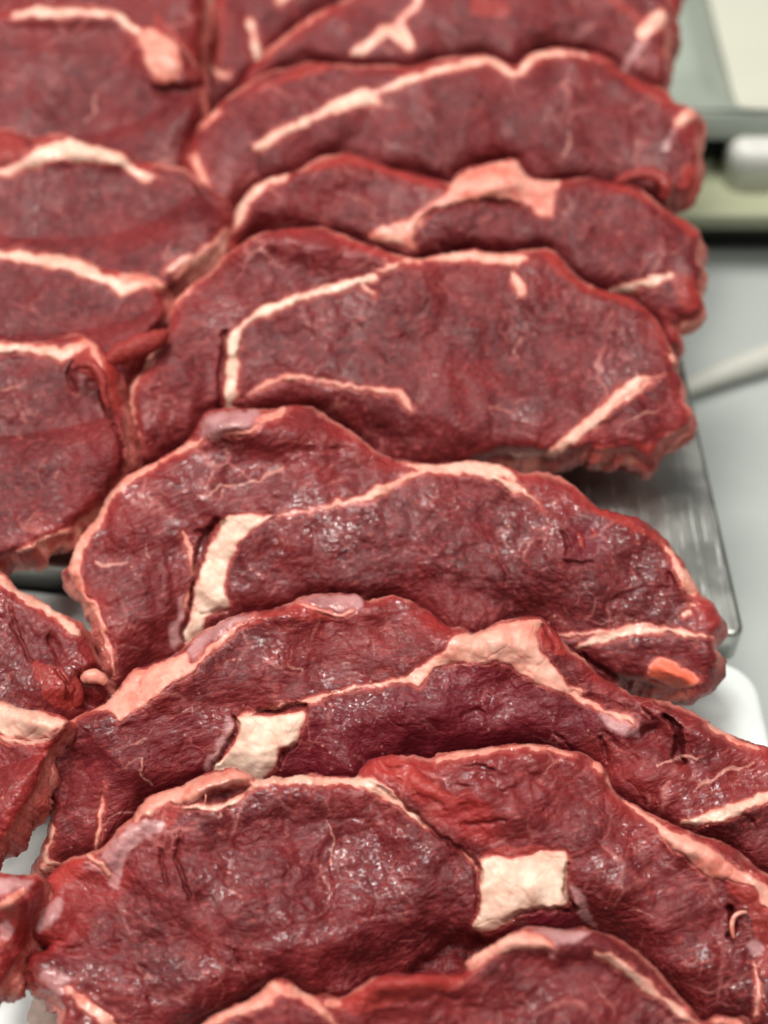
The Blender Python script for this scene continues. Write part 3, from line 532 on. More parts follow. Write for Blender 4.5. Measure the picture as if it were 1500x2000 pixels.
steak(C4, .029, [(225,1420),(218,1345),(206,1310),(194,1250),(184,1205),(166,1176),(150,1160),(136,1132),(132,1110),(145,1080),(155,1055),(174,1026),(190,1012),(210,970),(240,935),(290,908),(340,880),(370,856),(386,830),(396,806),(420,799),(460,797),(500,799),(545,797),(575,791),(605,793),(630,804),(650,820),(690,846),(730,876),(768,898),(795,900),(820,907),(850,906),(880,903),(920,900),(960,904),(1000,914),(1022,924),(1050,921),(1085,928),(1115,943),(1140,965),(1160,984),(1200,999),(1240,1010),(1270,1024),(1295,1046),(1322,1080),(1342,1110),(1362,1150),(1390,1176),(1406,1196),(1412,1224),(1398,1240),(1398,1256),(1404,1275),(1404,1295),(1396,1315),(1380,1338),(1345,1348),(1290,1342),(1220,1330),(1150,1380),(1000,1480),(400,1520),(250,1490)],
 'middle steak with a folded top lobe and a long cream fat strip',
 feats=[(tn,'',[(200,1000),(390,850),(640,800),(780,900),(720,960),(540,1000),(420,1040),(380,1200),(240,1260),(160,1120)],-.15),
 (tn,'',[(440,1150),(520,1020),(780,950),(1000,950),(1100,1050),(900,1180),(480,1200)],.15),
 (tn,'',[(1010,925),(1140,960),(1250,1020),(1100,1020),(1060,970)],-.2),
 (sil,'silverskin',[(388,852),(400,812),(440,803),(500,802),(515,828),(480,850),(440,852),(400,862)]),
 (fl,'fat_rim',[(500,822,5),(530,812,8),(562,800,5)],.7),(fl,'fat_rim',[(440,848,3),(480,846,4),(505,832,4)],.95),
 (fl,'fat_rim',[(400,858,5),(370,870,7),(335,888,3),(290,914,4),(245,942,5),(215,972,5),(195,1012,8),(168,1046,10),(150,1085,11),(146,1122,11),(164,1164,8),(186,1190,5),(202,1235,5),(216,1280,6),(224,1320,6)],.9),
 (fat,'fat_seam',[(430,1014),(480,1006),(532,1008),(506,1026),(482,1040),(462,1066),(448,1100),(440,1140),(448,1172),(438,1192),(410,1202),(396,1232),(388,1262),(364,1268),(358,1240),(374,1200),(380,1150),(390,1110),(408,1070),(424,1035)],.0),
 (fl,'fat_seam',[(528,1008,4),(600,996,2.5),(660,986,3.5),(700,976,6),(728,966,10),(750,956,9),(772,944,5),(800,930,4),(840,920,6),(900,916,8),(950,926,8),(1000,950,6),(1040,972,5),(1062,1002,5)],.35),
 (fl,'fat_rim',[(788,906,4),(850,912,6),(920,908,9),(975,918,11),(1004,936,8)],.35),
 (sl,'',[(560,1006,2),(620,994,3),(690,986,4),(730,984,4)]),
 (crk,'',[(424,1014,3),(400,1050,6),(386,1100,7),(378,1150,3),(366,1210,2),(356,1250,1)],.004),
 (fl,'',[(356,1038,4),(372,1075,6),(378,1120,4),(366,1170,3),(370,1220,2)],.8),
 (sil,'',[(350,1168),(367,1160),(370,1190),(352,1215),(358,1250),(332,1268),(328,1232),(346,1200)]),
 (crk,'',[(384,1040,1),(410,1036,3),(438,1018,1)],.002),
 (crk,'',[(395,1200,1),(420,1194,2),(444,1190,2)],.0015),
 (tn,'',[(1106,1046),(1122,1020),(1156,1012),(1180,1040),(1174,1076),(1140,1096),(1112,1080)],.8),
 (crk,'',[(1104,1096,1),(1135,1102,3),(1160,1098,1)],.002),(crk,'',[(1100,1040,2),(1112,1070,3),(1108,1080,1)],.002),
 (red,'',[(1150,985),(1210,1002),(1290,1046),(1280,1058),(1230,1035),(1170,1010)]),
 (fl,'fat_rim',[(1284,1048,3),(1300,1068,4),(1316,1092,5),(1332,1118,11),(1346,1142,13),(1356,1162,8)],.95),
 (dk,'',[(1306,1124),(1316,1120),(1320,1142),(1308,1146)],.003),
 (fl,'',[(1334,1200,6),(1350,1196,6)],.4),(fl,'',[(1345,1178,4),(1358,1182,3)],.4),
 (red,'',[(1396,1232),(1420,1222),(1424,1244),(1402,1244)]),
 (tn,'',[(1330,1080),(1410,1200),(1400,1235),(1350,1220),(1360,1160)],-.4),
 (fl,'fat_seam',[(1128,1264,7),(1165,1252,9),(1215,1236,8),(1270,1229,7),(1325,1234,4),(1392,1242,2)],.15),
 (fl,'fat_seam',[(1070,1240,1),(1110,1240,3),(1160,1238,3),(1240,1224,4),(1300,1222,1)],.4),
 (sl,'',[(1050,1244,2),(1120,1252,4),(1180,1244,3)]),
 (tn,'',[(1130,1275),(1280,1240),(1400,1250),(1390,1330),(1240,1330)],.25),
 (crk,'',[(1142,1280,2),(1180,1312,6),(1230,1335,8),(1270,1345,6)],.003),
 (fat,'fat_flap',[(1270,1296),(1290,1286),(1310,1292),(1340,1310),(1368,1326),(1356,1340),(1322,1344),(1286,1336),(1270,1318)],1.4),
 (ln,'',[(380,968,1),(420,958,2),(470,945,1.8),(545,912,1.2)],.85),(ln,'',[(410,985,1),(440,962,1.2)],.7),(ln,'',[(190,1100,2),(215,1106,3),(245,1098,1.5)],.9),(ln,'',[(285,1055,1),(290,1095,1.6)],.6),
 (ln,'',[(1268,1190,.6),(1280,1170,1),(1320,1160,.6)],.5),
 (grv,'',[(890,1090,2),(908,1150,3),(905,1210,2)],.0008),(crk,'',[(975,1090,.5),(990,1120,1.5),(985,1140,.5)],.0012),
 (grv,'',[(280,1010,3),(330,1100,3),(340,1200,2)],.0012),(grv,'',[(560,880,3),(640,870,3),(720,900,3)],.0016),(grv,'',[(1230,1100,3),(1300,1150,3),(1200,1170,3)],.0014),
 (grv,'',[(1190,1180,3),(1250,1150,3),(1320,1150,3)],.0014),
 ],
 muscles=[('cap_muscle',[(100,1400),(100,1100),(380,780),(640,760),(800,900),(760,950),(530,1008),(430,1014),(390,1100),(375,1200),(350,1300),(300,1500),(150,1500)]),('flap_muscle',[(1040,1262),(1130,1268),(1270,1232),(1440,1245),(1440,1400),(1240,1400),(1100,1400),(1040,1360)])],
 bumps=[(330,1250,120,50,-.006,-30),(1000,1190,200,40,-.005,10),(520,835,150,40,.009,8),(400,1110,50,130,-.002,15),(1142,1055,38,42,-.004),(440,830,50,28,.004),(1340,1130,25,30,.002),(1320,1318,48,16,.0035,25),(820,1100,300,120,.004)],
 seed=55, wet=0.9, grain=14, tubes=[('vessel',[(1118,1030,6),(1130,1050,10,.001),(1136,1070,11,.001),(1150,1085,7)],.0000,'red',.9),('vessel',[(1150,1022,5),(1162,1042,8,.001),(1162,1064,8,.001),(1156,1080,5)],.0000,'red',.9)])

steak(C5, .027, [(320,1010),(285,925),(272,895),(264,850),(251,805),(250,770),(258,742),(282,715),(296,685),(308,655),(328,640),(332,610),(345,582),(370,558),(400,538),(430,506),(470,478),(500,458),(560,447),(620,443),(665,455),(700,470),(740,484),(780,499),(805,505),(850,500),(890,490),(930,487),(980,495),(1020,489),(1060,484),(1090,496),(1120,532),(1160,560),(1200,571),(1240,585),(1268,608),(1288,638),(1308,670),(1322,700),(1318,722),(1332,745),(1338,780),(1350,802),(1349,832),(1322,846),(1296,860),(1282,882),(1275,908),(1255,898),(1232,881),(1190,883),(1170,885),(1150,871),(1120,880),(1080,900),(1050,890),(1000,893),(970,889),(920,920),(800,1010),(500,1020)],
 'big smooth steak with a thin cream fat seam, right end overhanging the steel tray',
 feats=[(tn,'',[(300,700),(400,560),(600,460),(760,510),(600,570),(450,640),(430,790),(300,880)],-.05),
 (fl,'fat_seam',[(732,542,13),(695,550,8),(640,566,7),(600,578,8),(560,590,8),(520,606,8),(492,622,6),(470,638,9),(459,665,13),(455,700,12),(452,740,13),(448,780,13),(445,810,13)],.0),
 (fl,'',[(705,556,4),(736,578,3)],.1),
 (fl,'fat_rim',[(730,532,3),(765,520,4),(800,511,4),(850,505,6),(900,499,9),(950,503,10),(1000,508,11),(1030,508,4)],.5),
 (fl,'fat_seam',[(1000,528,4),(1010,550,9),(1018,576,6)],.4),
 (red,'',[(640,448),(760,495),(810,506),(760,512),(680,480)]),(red,'',[(1050,486),(1095,500),(1130,545),(1230,582),(1280,620),(1300,665),(1250,610),(1150,575),(1090,540)]),
 (fl,'fat_seam',[(475,780,4),(510,756,3),(560,738,4),(620,742,3),(680,755,4),(740,762,4),(780,770,6),(802,802,7)],.5),
 (fl,'fat_seam',[(972,884,6),(1050,890,5),(1085,882,9),(1120,852,12),(1160,822,12),(1200,780,10),(1240,750,8),(1292,734,5)],.4),
 (fl,'',[(1180,806,4),(1230,775,5),(1275,746,3)],.5),
 (red,'',[(1225,872),(1290,865),(1280,905),(1255,898)]),(red,'',[(1130,870),(1190,868),(1230,880),(1180,890)]),
 (fl,'fat_rim',[(318,648,7),(306,680,8),(288,712,7),(264,745,5),(256,790,4),(262,840,5),(270,885,7)],.85),
 (fl,'',[(360,568,3),(385,548,3),(330,610,3)],.8),
 (fl,'',[(1308,690,5),(1316,706,5)],.9),
 (crk,'',[(440,650,3),(436,700,5),(430,760,4),(424,800,3)],.003),
 (grv,'',[(310,760,4),(330,820,4),(360,880,4)],.002),(grv,'',[(1160,840,4),(1230,800,4),(1300,760,4)],.0015),
 (ln,'',[(560,560,1),(600,530,1.5),(640,535,1)],.5),(ln,'',[(1000,690,1),(1015,665,2),(1020,660,1)],.6),(ln,'',[(1205,850,1),(1240,815,2),(1290,790,1)],.7),
 ],
 muscles=[('cap_muscle',[(220,1000),(230,700),(380,500),(600,420),(800,500),(720,540),(560,590),(460,640),(435,720),(430,820),(400,1050)]),('tail_muscle',[(1090,900),(1160,830),(1290,730),(1400,720),(1400,950),(1090,950)])],
 bumps=[(700,850,260,50,-.006,10),(300,740,40,90,.003,20),(600,480,150,30,.003,8),(1250,820,60,50,.002)], seed=66, wet=0.38, grain=10)

steak(C6, .026, [(440,640),(450,470),(462,425),(468,395),(488,370),(520,350),(555,340),(590,330),(610,314),(640,304),(688,300),(735,318),(790,335),(835,345),(878,360),(892,340),(920,325),(960,318),(1005,312),(1020,330),(1040,347),(1080,354),(1115,350),(1150,348),(1200,358),(1240,365),(1275,385),(1300,410),(1340,433),(1368,452),(1372,480),(1366,505),(1374,530),(1366,560),(1368,600),(1350,622),(1320,628),(1270,700),(800,760),(500,720)],
 'steak behind the middle with a wide orange pink fat knot at its top',
 feats=[(tn,'',[(820,430),(1060,420),(1090,370),(1200,360),(1350,460),(1360,540),(1180,580),(820,500)],.2),
 (fat,'fat_seam',[(880,366),(896,344),(930,327),(1005,315),(1022,335),(1050,350),(1095,353),(1082,385),(1076,425),(1050,416),(1020,396),(960,388),(880,398),(832,422),(812,460),(806,492),(780,482),(720,466),(740,450),(790,430),(850,396)],.75),
 (fl,'fat_seam',[(1185,574,5),(1250,556,8),(1322,535,4)],.2),
 (fl,'fat_rim',[(462,440,7),(470,410,9),(484,388,9),(515,360,8),(562,343,6)],.35),
 (red,'',[(590,334),(640,306),(690,302),(740,320),(870,364),(840,370),(700,325),(620,335)]),(red,'',[(1180,354),(1280,385),(1370,455),(1360,470),(1280,410),(1200,370)]),
 (ln,'',[(640,365,1),(710,400,1.5),(728,420,2),(710,450,2)],.6),(red,'',[(1310,540),(1370,545),(1360,610),(1330,600)]),
 (grv,'',[(1180,585,4),(1270,570,4)],.002),
 (crk,'',[(815,470,3),(822,430,4),(870,404,3),(960,394,3),(1020,404,3)],.002),
 ],
 muscles=[('cap_muscle',[(430,700),(430,300),(700,270),(900,360),(820,420),(720,470),(600,700)]),('tail_muscle',[(1180,578),(1400,530),(1400,700),(1180,700)])],
 bumps=[(980,360,110,30,.004),(680,340,120,30,.003)], seed=77, wet=0.25, step=4)

steak(C7, .026, [(470,500),(440,420),(420,402),(396,382),(376,350),(366,320),(370,290),(378,265),(390,240),(418,214),(445,190),(480,165),(530,140),(580,128),(610,120),(660,126),(760,127),(800,130),(850,119),(900,110),(950,108),(990,124),(1010,128),(1030,109),(1060,98),(1100,95),(1150,101),(1190,115),(1222,140),(1262,160),(1300,175),(1320,200),(1345,208),(1368,222),(1366,250),(1368,300),(1364,340),(1345,372),(1310,392),(1250,470),(800,520),(520,520)],
 'blurred steak with a wavy pale fat edge and small fat knob at its right end',
 feats=[(tn,'',[(440,210),(610,130),(760,140),(700,200),(560,260),(470,330)],.1),
 (fl,'fat_rim',[(690,200,7),(722,188,7),(760,172,7),(800,155,7),(860,137,7),(920,122,7),(960,120,8),(995,138,7),(1015,140,8),(1040,114,7),(1080,105,7),(1130,107,6),(1190,120,5)],.3),
 (fl,'fat_seam',[(500,290,14),(530,270,10),(580,245,6),(640,215,8),(690,196,13),(722,190,14),(740,206,10)],.15),
 (fl,'fat_rim',[(376,296,9),(388,330,11),(402,362,10)],.7),(fl,'fat_rim',[(392,250,4),(430,214,4)],.7),
 (fl,'fat_rim',[(1345,222,17),(1328,240,13)],.65),(sl,'',[(1320,250,5),(1300,290,5)]),
 (ln,'',[(1110,260,3),(1110,280,4),(1098,310,2)],.8),(red,'',[(1190,125),(1260,165),(1310,190),(1290,205),(1200,150)]),(red,'',[(440,195),(600,125),(640,140),(480,185)]),
 (red,'',[(1335,320),(1366,330),(1350,380),(1320,390)]),
 ],
 muscles=[('cap_muscle',[(340,520),(340,200),(600,90),(800,120),(700,200),(500,280),(480,520)])],
 bumps=[(1345,220,24,20,.003)], seed=88, wet=0.22, step=5,
 tubes=[('muscle_curl',[(1200,360,12),(1235,342,16,.004),(1275,340,18,.006),(1302,362,18,.006),(1296,392,14,.002)],.003,'red',.6,12,.7)])

steak(C8, .025, [(480,260),(470,170),(512,108),(568,60),(620,24),(680,-4),(760,-36),(1000,-58),(1250,-50),(1300,-10),(1306,40),(1302,120),(1298,165),(1270,210),(1200,300),(600,320)],
 'heavily blurred steak at the top right with a silvery membrane streak at its right corner',
 feats=[(fl,'fat_seam',[(690,104,9),(722,84,10),(760,58,10),(790,76,12),(805,96,8)],.25),(fl,'fat_seam',[(770,55,6),(810,10,6),(830,-30,6)],.6),
 (fl,'fat_rim',[(1292,32,16),(1270,50,14),(1252,66,9)],.4),(sl,'silverskin',[(1258,70,10),(1238,105,10),(1216,145,9)]),
 (red,'',[(930,-10),(1000,10),(980,40),(920,30)]),(red,'',[(1160,-40),(1260,30),(1240,50),(1180,0)]),(fl,'',[(515,112,3),(570,64,3),(640,18,3)],.8)],
 muscles=[('cap_muscle',[(440,320),(450,120),(640,0),(820,-60),(780,60),(690,100),(620,320)])], seed=99, wet=0.2, step=6)
steak(C9, .024, [(420,300),(396,160),(392,110),(402,50),(425,-10),(470,-70),(700,-130),(1100,-150),(1330,-90),(1320,10),(1280,120),(900,220),(600,300)],
 'narrow strip of blurred steak with two pale streaks between the columns at the very top',
 feats=[(fl,'fat_seam',[(488,40,8),(496,80,8),(505,115,9)],.2),(fl,'fat_rim',[(402,110,7),(420,140,9),(450,146,8)],.6),(red,'',[(405,0),(440,-20),(440,120),(410,110)]),(ln,'',[(545,5,5),(560,-20,5)],.8),(fl,'',[(540,10,9),(575,-30,9)],.2)], seed=12, wet=0.2, step=6)

# ---- the column of steaks along the left edge
steak(D8, .024, [(-80,260),(-80,-60),(0,-90),(300,-90),(395,-40),(400,60),(392,150),(370,180),(200,260)],
 'blurred steak at the top left corner behind the pale fat ridge', feats=[(red,'',[(300,20),(380,100),(370,150),(310,80)])], seed=13, wet=0.2, step=6, tone=-.2)
steak(D7, .024, [(-80,420),(-80,30),(0,26),(30,15),(60,8),(120,9),(180,9),(228,18),(268,44),(318,58),(356,88),(382,122),(392,170),(398,230),(380,300),(350,400),(200,460)],
 'blurred left steak whose pale fat ridge ends in a round orange fat pad',
 feats=[(tn,'',[(-60,240),(150,150),(330,170),(370,300),(200,300)],.1),(fl,'fat_rim',[(28,30,9),(70,24,10),(120,24,10),(180,22,8),(232,34,9),(268,66,11)],.15),
 (fat,'fat_pad',[(268,72),(300,58),(335,78),(352,112),(348,145),(325,165),(302,152),(284,118)],.7),(red,'',[(300,70),(340,90),(340,130),(310,140)]),
 (dk,'',[(300,172),(345,172),(385,165),(392,180),(370,192),(320,186)],.006),(ln,'',[(190,180,2),(180,215,3),(162,240,4)],.7)],  # dark patch paints the shadow cast by the fat pad
 bumps=[(318,110,45,50,.008),(130,30,160,22,.004)], seed=14, wet=0.2, step=5)
steak(D6, .024, [(-80,620),(-80,262),(0,252),(30,254),(60,267),(100,262),(130,264),(170,280),(226,290),(250,300),(262,318),(300,314),(335,324),(362,330),(400,358),(430,384),(452,410),(450,450),(430,480),(400,516),(360,542),(330,580),(200,640)],
 'blurred left steak with a thick cream and orange fat ridge along its back edge',
 feats=[(red,'',[(-60,262),(20,260),(60,290),(60,315),(0,320),(-60,325)]),
 (fl,'fat_rim',[(-60,345,7),(0,336,9),(50,322,13),(90,298,20),(135,292,20),(175,302,16),(215,305,14),(245,320,10),(275,342,9),(315,346,9)],.2),
 (red,'',[(255,320),(290,316),(310,332),(280,336)]),
 (fl,'fat_rim',[(446,448,13),(418,488,16),(372,524,12),(340,546,8)],.6),(fl,'',[(320,535,8),(370,500,6)],.4),
 (dk,'',[(380,375),(405,385),(445,415),(420,420),(385,400)],.004)],  # dark patch paints the shaded gap between the columns
 bumps=[(120,300,160,28,.005)], seed=15, wet=0.22, step=5, tone=.1)
steak(D5, .024, [(-80,820),(-80,490),(0,484),(60,487),(100,494),(145,499),(200,520),(240,530),(282,530),(310,544),(326,560),(328,592),(318,640),(290,700),(250,790),(100,840)],
 'left steak with a flat cream fat band running down to an orange knot',
 feats=[(fl,'fat_rim',[(-60,495,9),(0,497,10),(50,502,10),(110,512,12),(160,524,13),(205,545,12),(240,562,12),(262,556,12),(290,556,8)],.25),(fl,'',[(230,548,8),(265,545,12),(300,552,9),(325,565,5)],1.1),(red,'',[(200,520),(280,530),(320,545),(300,560),(230,545)]),
 (dk,'',[(305,562),(335,566),(338,590),(318,585)],.004),(ln,'',[(180,640,2),(220,610,3),(270,620,2)],.4)], seed=16, wet=0.25, step=4, tone=.0)
steak(D4, .026, [(-80,1125),(-80,672),(0,667),(60,668),(110,660),(150,652),(182,664),(205,690),(228,722),(236,760),(246,800),(250,850),(252,890),(240,930),(215,962),(203,985),(168,1010),(150,1020),(138,1046),(100,1054),(72,1064),(66,1076),(40,1080),(20,1088),(0,1097)],
 'left steak above the dark gap with curled red edges at its upper right',
 feats=[(fl,'fat_rim',[(-60,672,10),(0,678,9),(50,680,9),(90,686,12),(125,692,12),(145,676,13)],.35),
 (fl,'',[(110,690,7),(145,680,10),(172,672,8),(188,690,6),(200,720,4)],1.2),(red,'',[(140,660),(190,672),(235,740),(240,800),(205,800),(190,750),(150,720)]),
 (dk,'',[(168,742),(178,732),(190,740),(186,756),(172,756)],.003),(crk,'',[(140,712,3),(132,735,4),(150,760,3)],.003),(crk,'',[(196,770,3),(204,790,4),(208,805,2)],.003),
 (crk,'',[(225,830,2),(240,880,4),(235,930,4)],.003),
 (fl,'fat_rim',[(0,1092,4),(40,1076,5),(100,1050,4),(140,1036,6),(168,1010,6),(195,990,6)],.7),
 (ln,'',[(-10,765,1),(20,758,2),(48,750,1)],.7),(ln,'',[(0,812,1),(60,808,1),(85,798,1)],.6),(ln,'',[(10,840,1),(40,850,1.5),(50,860,1)],.5),
 (grv,'',[(60,870,2),(120,860,3),(180,830,2)],.001),(crk,'',[(140,885,1),(150,888,2)],.001)],
 bumps=[(190,720,40,50,.005,30)], seed=17, wet=0.4, tubes=[('muscle_curl',[(212,706,16),(240,690,24,.002),(275,676,27,.003),(308,662,20,.002),(326,648,10)],-.011,'red',.6),('muscle_curl',[(140,720,7),(158,712,9,.003),(184,716,10,.004),(200,740,10,.004),(204,775,8,.002),(215,800,6)],.002,'red',.6)])
steak(D3, .026, [(-80,1480),(-80,1112),(0,1116),(20,1130),(40,1154),(75,1170),(110,1193),(150,1210),(166,1226),(178,1258),(196,1290),(214,1330),(222,1370),(190,1420),(150,1440),(60,1480)],
 'left steak with knobbly pale fat rim and a wet dark pocket at its end',
 feats=[(tn,'',[(60,1180),(200,1260),(200,1320),(120,1340),(60,1270)],-.1),
 (fl,'fat_rim',[(-50,1124,9),(0,1132,10),(30,1150,10),(52,1166,10),(80,1182,9),(112,1200,9),(138,1226,10),(154,1240,7)],.45),
 (sl,'',[(60,1172,6),(100,1192,6)]),(dk,'',[(150,1326),(175,1305),(205,1310),(218,1350),(200,1385),(165,1385),(150,1350)],.006),
 (red,'',[(60,1290),(110,1300),(160,1345),(150,1385),(100,1380),(70,1330)]),(grv,'',[(100,1240,3),(120,1290,5),(150,1330,4)],.003),(crk,'',[(110,1310,2),(130,1340,3),(134,1370,2)],.002),
 (crk,'',[(20,1180,1),(30,1230,2),(60,1290,1)],.0015),(grv,'',[(0,1210,2),(40,1220,3),(70,1250,2)],.001)],
 bumps=[(90,1330,60,40,.004),(160,1370,30,20,-.003)], seed=18, wet=0.95, grain=60, tone=-.15, tubes=[('muscle_curl',[(66,1292,9),(92,1296,15,.002),(124,1318,18,.003),(146,1350,17,.002),(152,1382,11)],-.0045,'red',.6),('vessel',[(160,1328,10),(178,1320,15,.001),(198,1326,12,.001),(206,1336,7)],-.003,'fat',.85)])
steak(D2, .030, [(-80,1720),(-80,1374),(0,1366),(30,1378),(70,1387),(110,1394),(134,1407),(132,1428),(118,1450),(98,1480),(84,1514),(66,1552),(44,1590),(22,1624),(0,1650),(-40,1690)],
 'left steak with a shiny pinkish white membrane wedge reaching the middle column',
 feats=[(fat,'fat_rim',[(-60,1374),(0,1370),(40,1380),(90,1390),(132,1408),(124,1424),(80,1436),(30,1440),(0,1430),(-60,1425)],.4),
 (sil,'',[(-50,1378),(20,1382),(70,1394),(110,1408),(90,1424),(40,1425),(-50,1412)]),(red,'',[(10,1415),(50,1420),(60,1434),(10,1428)]),
 (fl,'',[(0,1438,5),(50,1450,5),(100,1438,5),(128,1420,4)],.5)], bumps=[(60,1405,70,22,.004,12)], seed=19, wet=0.9, tone=-.3, grain=-50)
steak(D1, .030, [(-80,2000),(-80,1700),(0,1703),(40,1711),(76,1708),(88,1730),(80,1762),(72,1784),(58,1812),(44,1850),(30,1880),(15,1910),(0,1932),(-40,1960)],
 'small brownish wet corner of a steak at the lower left edge',
 feats=[(sil,'silverskin',[(-60,1712),(10,1714),(50,1718),(70,1722),(40,1745),(0,1752),(-60,1760)]),(fl,'fat_rim',[(0,1770,9),(20,1760,10),(45,1740,6)],.8),(red,'',[(-60,1770),(30,1770),(50,1800),(20,1850),(-60,1860)]),
 (sil,'',[(0,1800),(20,1800),(25,1830),(0,1840)]),(grv,'',[(30,1740,4),(50,1780,5),(30,1830,4)],.003)], bumps=[(20,1760,40,30,.004)], seed=20, wet=0.9, tone=-.35)

# ------------------------------------------------------------------ tray, board, counter and the things behind
def structure(o): o['kind'] = 'structure'; return o
def rrect(x0, x1, y0, y1, r, n=8, corners=(1, 1, 1, 1)):
    P_ = []
    for (cx, cy, a0, f) in ((x1-r, y1-r, 0, corners[0]), (x0+r, y1-r, 90, corners[1]), (x0+r, y0+r, 180, corners[2]), (x1-r, y0+r, 270, corners[3])):
        for k in range(n+1):
            a = math.radians(a0+90*k/n); P_.append((cx+r*math.cos(a), cy+r*math.sin(a)))
    return P_
def slab(name, P_, z1, z0, bev, m, parent=None, org=(0, 0, 0), n=5, inner=None):
    c = np.mean(P_, 0); P_ = np.array(P_); k = len(P_)
    d = np.roll(P_, -1, 0)-np.roll(P_, 1, 0); nr = np.stack([d[:, 1], -d[:, 0]], 1); nr /= np.linalg.norm(nr, axis=1, keepdims=True)+1e-12
    if ((nr*(P_-c)).sum(1)).mean() < 0: nr = -nr
    V = []; rings = 0
    for i in range(n+1):
        a = math.radians(90*i/n); off = -bev*(1-math.sin(a)); z = z1-bev*(1-math.cos(a))
        V += [(*(p), z) for p in (P_+nr*off)]; rings += 1
    V += [(*p, z0) for p in P_]; rings += 1
    F_ = [(r_*k+j, r_*k+(j+1) % k, (r_+1)*k+(j+1) % k, (r_+1)*k+j) for r_ in range(rings-1) for j in range(k)]
    F_ = [f[::-1] for f in F_]
    F_ += [tuple(range(k)), tuple(reversed([(rings-1)*k+j for j in range(k)]))]
    o = link(name, V, F_, m, parent, org); me = o.data
    for p in me.polygons[-2:]: p.use_smooth = False
    return o
# steel tray (inverted pan with rolled edge) and white board
XR = float(atz(1458, 1242, 0)[0]); YN = float(atz(1430, 1243, 0)[1])
tr = empty('steel_tray', (0, YN, -.02), 'scratched stainless steel tray under the back steaks, edge showing at the right', 'tray')
def rot(P_): return [(x-(y-YN)*.03, y-(x-XR)*.125) for x, y in P_]
slab('tray_top', rot(rrect(-.60, XR, YN, .75, .006)), 0, -.0165, .0022, STEEL, tr, (0, YN, -.02))
bd = slab('cutting_board', rot(rrect(-.62, float(atz(1478, 1330, -.016)[0]), -.5, YN-.0008, .014)), -.0145, -.034, .0035, BOARD)
bd['label'] = 'thick white plastic cutting board under the front steaks'; bd['category'] = 'cutting board'
ZC = -.13
V = []; 
o = slab('counter', [(-1.5, -1.2), (1.8, -1.2), (1.8, 1.9), (-1.5, 1.9)], ZC, ZC-.03, .004, COUNTER); structure(o)
# support of tray and board
for nm, y0_, y1_ in (('tray_stand', -.48, .7),):
    s_ = slab(nm, rot(rrect(-.55, .085, y0_, y1_, .01)), -.0345, ZC+.001, .002, STEEL); s_['label'] = 'low steel stand hidden beneath the tray and board'; s_['category'] = 'stand'
# cream rod added on the counter to stand for a blurred highlight
a = atz(1330, 735, ZC+.02); b_ = atz(1560, 650, ZC+.02)
rp = smooth([a, (a+b_)/2+np.array([0, .001, 0]), b_, b_+(b_-a)*.6], 4, False)
def tube(name, C_, R_, m, seg=16):
    V = []; n = len(C_); tg = np.gradient(C_, axis=0); tg /= np.linalg.norm(tg, axis=1, keepdims=True)
    for i in range(n):
        u_ = np.cross(tg[i], [0, 0, 1]); u_ /= np.linalg.norm(u_); w = np.cross(u_, tg[i])
        for k in range(seg): th = 2*math.pi*k/seg; V.append(C_[i]+(u_*math.cos(th)+w*math.sin(th))*R_[i])
    F_ = [(i*seg+k, i*seg+(k+1) % seg, (i+1)*seg+(k+1) % seg, (i+1)*seg+k) for i in range(n-1) for k in range(seg)]+[tuple(range(seg-1, -1, -1)), tuple((n-1)*seg+k for k in range(seg))]
    return link(name, V, F_, m)
rl = tube('highlight_rod', rp*np.array([1, 1, .4])+np.array([0, 0, ZC*.6]), np.linspace(.004, .012, len(rp)), simple('dull_cream_plastic', (.50, .50, .45, 1), .6, 0, 30, .05)); rl['label'] = 'cream rod standing in for a blurred highlight on the grey counter'; rl['category'] = 'highlight_stand_in'
# appliance with cream bin behind
Yf = float(atz(1430, 452, ZC)[1])
zt = float(aty(1430, 262, Yf)[2]); zm = float(aty(1430, 343, Yf)[2]); zt += .016; zo = float(aty(1430, 385, Yf)[2]); xl = float(aty(1300, 300, Yf)[0])
ap = empty('food_bin', (xl+.3, Yf, ZC), 'blurred grey green bin with a cream inside at the top right corner', 'bin')
og = (xl+.3, Yf, ZC)
slab('base', rrect(xl, xl+.8, Yf-.015, Yf+.6, .01), zm-.0105, ZC+.0008, .004, BLACK, ap, og)  # support box, its black stands for the gap and shadow under the shelf
slab('shelf', rrect(xl-.02, xl+.8, Yf-.035, Yf+.6, .01), zm, zm-.010, .002, OLIVE, ap, og)
slab('body', rrect(xl, xl+.8, Yf+.015, Yf+.6, .01), zt-.034, zm+.0005, .004, BLACK, ap, og)  # black here stands for the shaded gap below the rim
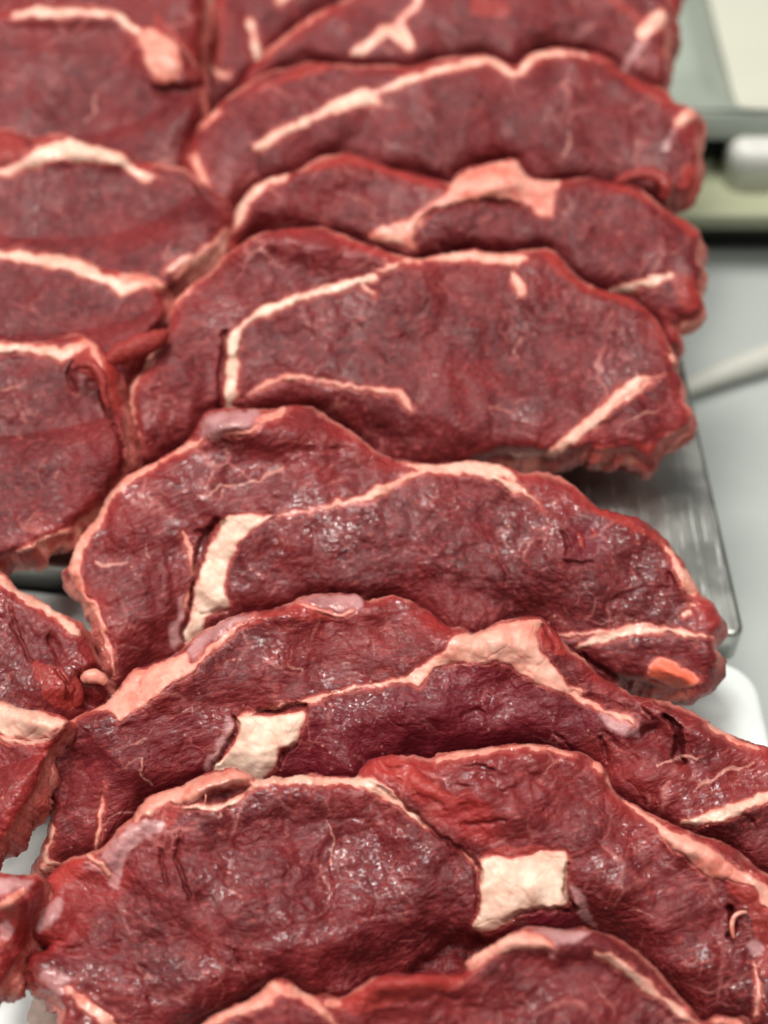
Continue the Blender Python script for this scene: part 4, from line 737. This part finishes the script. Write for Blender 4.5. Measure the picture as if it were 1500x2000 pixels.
# rim with rounded opening
xo = float(aty(1375, 150, Yf+.1)[0]); yo = float(atz(1450, 205, zt)[1])
out_ = np.array(rrect(xl-.03, xl+.8, Yf-.002, Yf+.7, .02, 8)); inn = np.array(rrect(float(atz(1368, 100, zt)[0]), xl+.7, yo, Yf+.6, .03, 8)); k = len(out_)
zb = zt-.03; inb = inn*1.0; cc = inn.mean(0); inb = cc+(inn-cc)*.93
V = [(*p, zt-.018) for p in out_]+[(*p, zt-.003) for p in out_]+[(*(cc+(p-cc)*.992), zt) for p in out_]+[(*(cc+(p-cc)*1.02), zt) for p in inn]+[(*p, zt-.003) for p in inn]+[(*p, zb) for p in inb]
F_ = [((r_)*k+j, r_*k+(j+1) % k, (r_+1)*k+(j+1) % k, (r_+1)*k+j) for r_ in range(5) for j in range(k)]
link('rim', V, F_, BINM, ap, og)
slab('bin_floor', [tuple(cc+(p-cc)*.999) for p in inb], zb+.002, zb-.004, .001, CREAM, ap, og)
wx0 = float(aty(1428, 300, Yf-.01)[0]); wz0 = float(aty(1450, 338, Yf-.02)[2]); wz1 = float(aty(1450, 284, Yf-.01)[2])
w_ = slab('white_tub', rrect(wx0, wx0+.12, Yf-.016, Yf+.012, .010), wz1, zm+.0008, .008, WHITE); w_['label'] = 'blurred white rounded tub on the olive shelf in front of the bin'; w_['category'] = 'tub'
print('planes', C5, D4, 'XR', XR, 'YN', YN, 'tris', sum(len(o.data.polygons)*2 for o in bpy.data.objects if o.type == 'MESH'))

# thin juice on the board
def puddle(px, rx, ry, label, sd_):
    c = atz(px[0], px[1], -.0145); n = 40; P_ = []
    for k in range(n):
        a = 2*math.pi*k/n; rr = 1+.35*float(perlin(np.array(math.cos(a)*1.5+sd_), np.array(math.sin(a)*1.5), sd_)); P_.append((c[0]+rx*rr*math.cos(a), c[1]+ry*rr*math.sin(a)))
    o = slab('juice_puddle', P_, -.0141, -.0144, .0002, JUICE); o['label'] = label; o['category'] = 'meat juice'
JUICE = simple('pale_meat_juice', (.72, .58, .50, 1), .06, 0, 300, .2)
puddle((96, 1975), .007, .006, 'shiny pinkish juice puddle on the white board beside the lowest steak', 3)
#puddle((52, 1962), .002, .0012, 'tiny brown juice speck on the white board at the bottom left', 8)
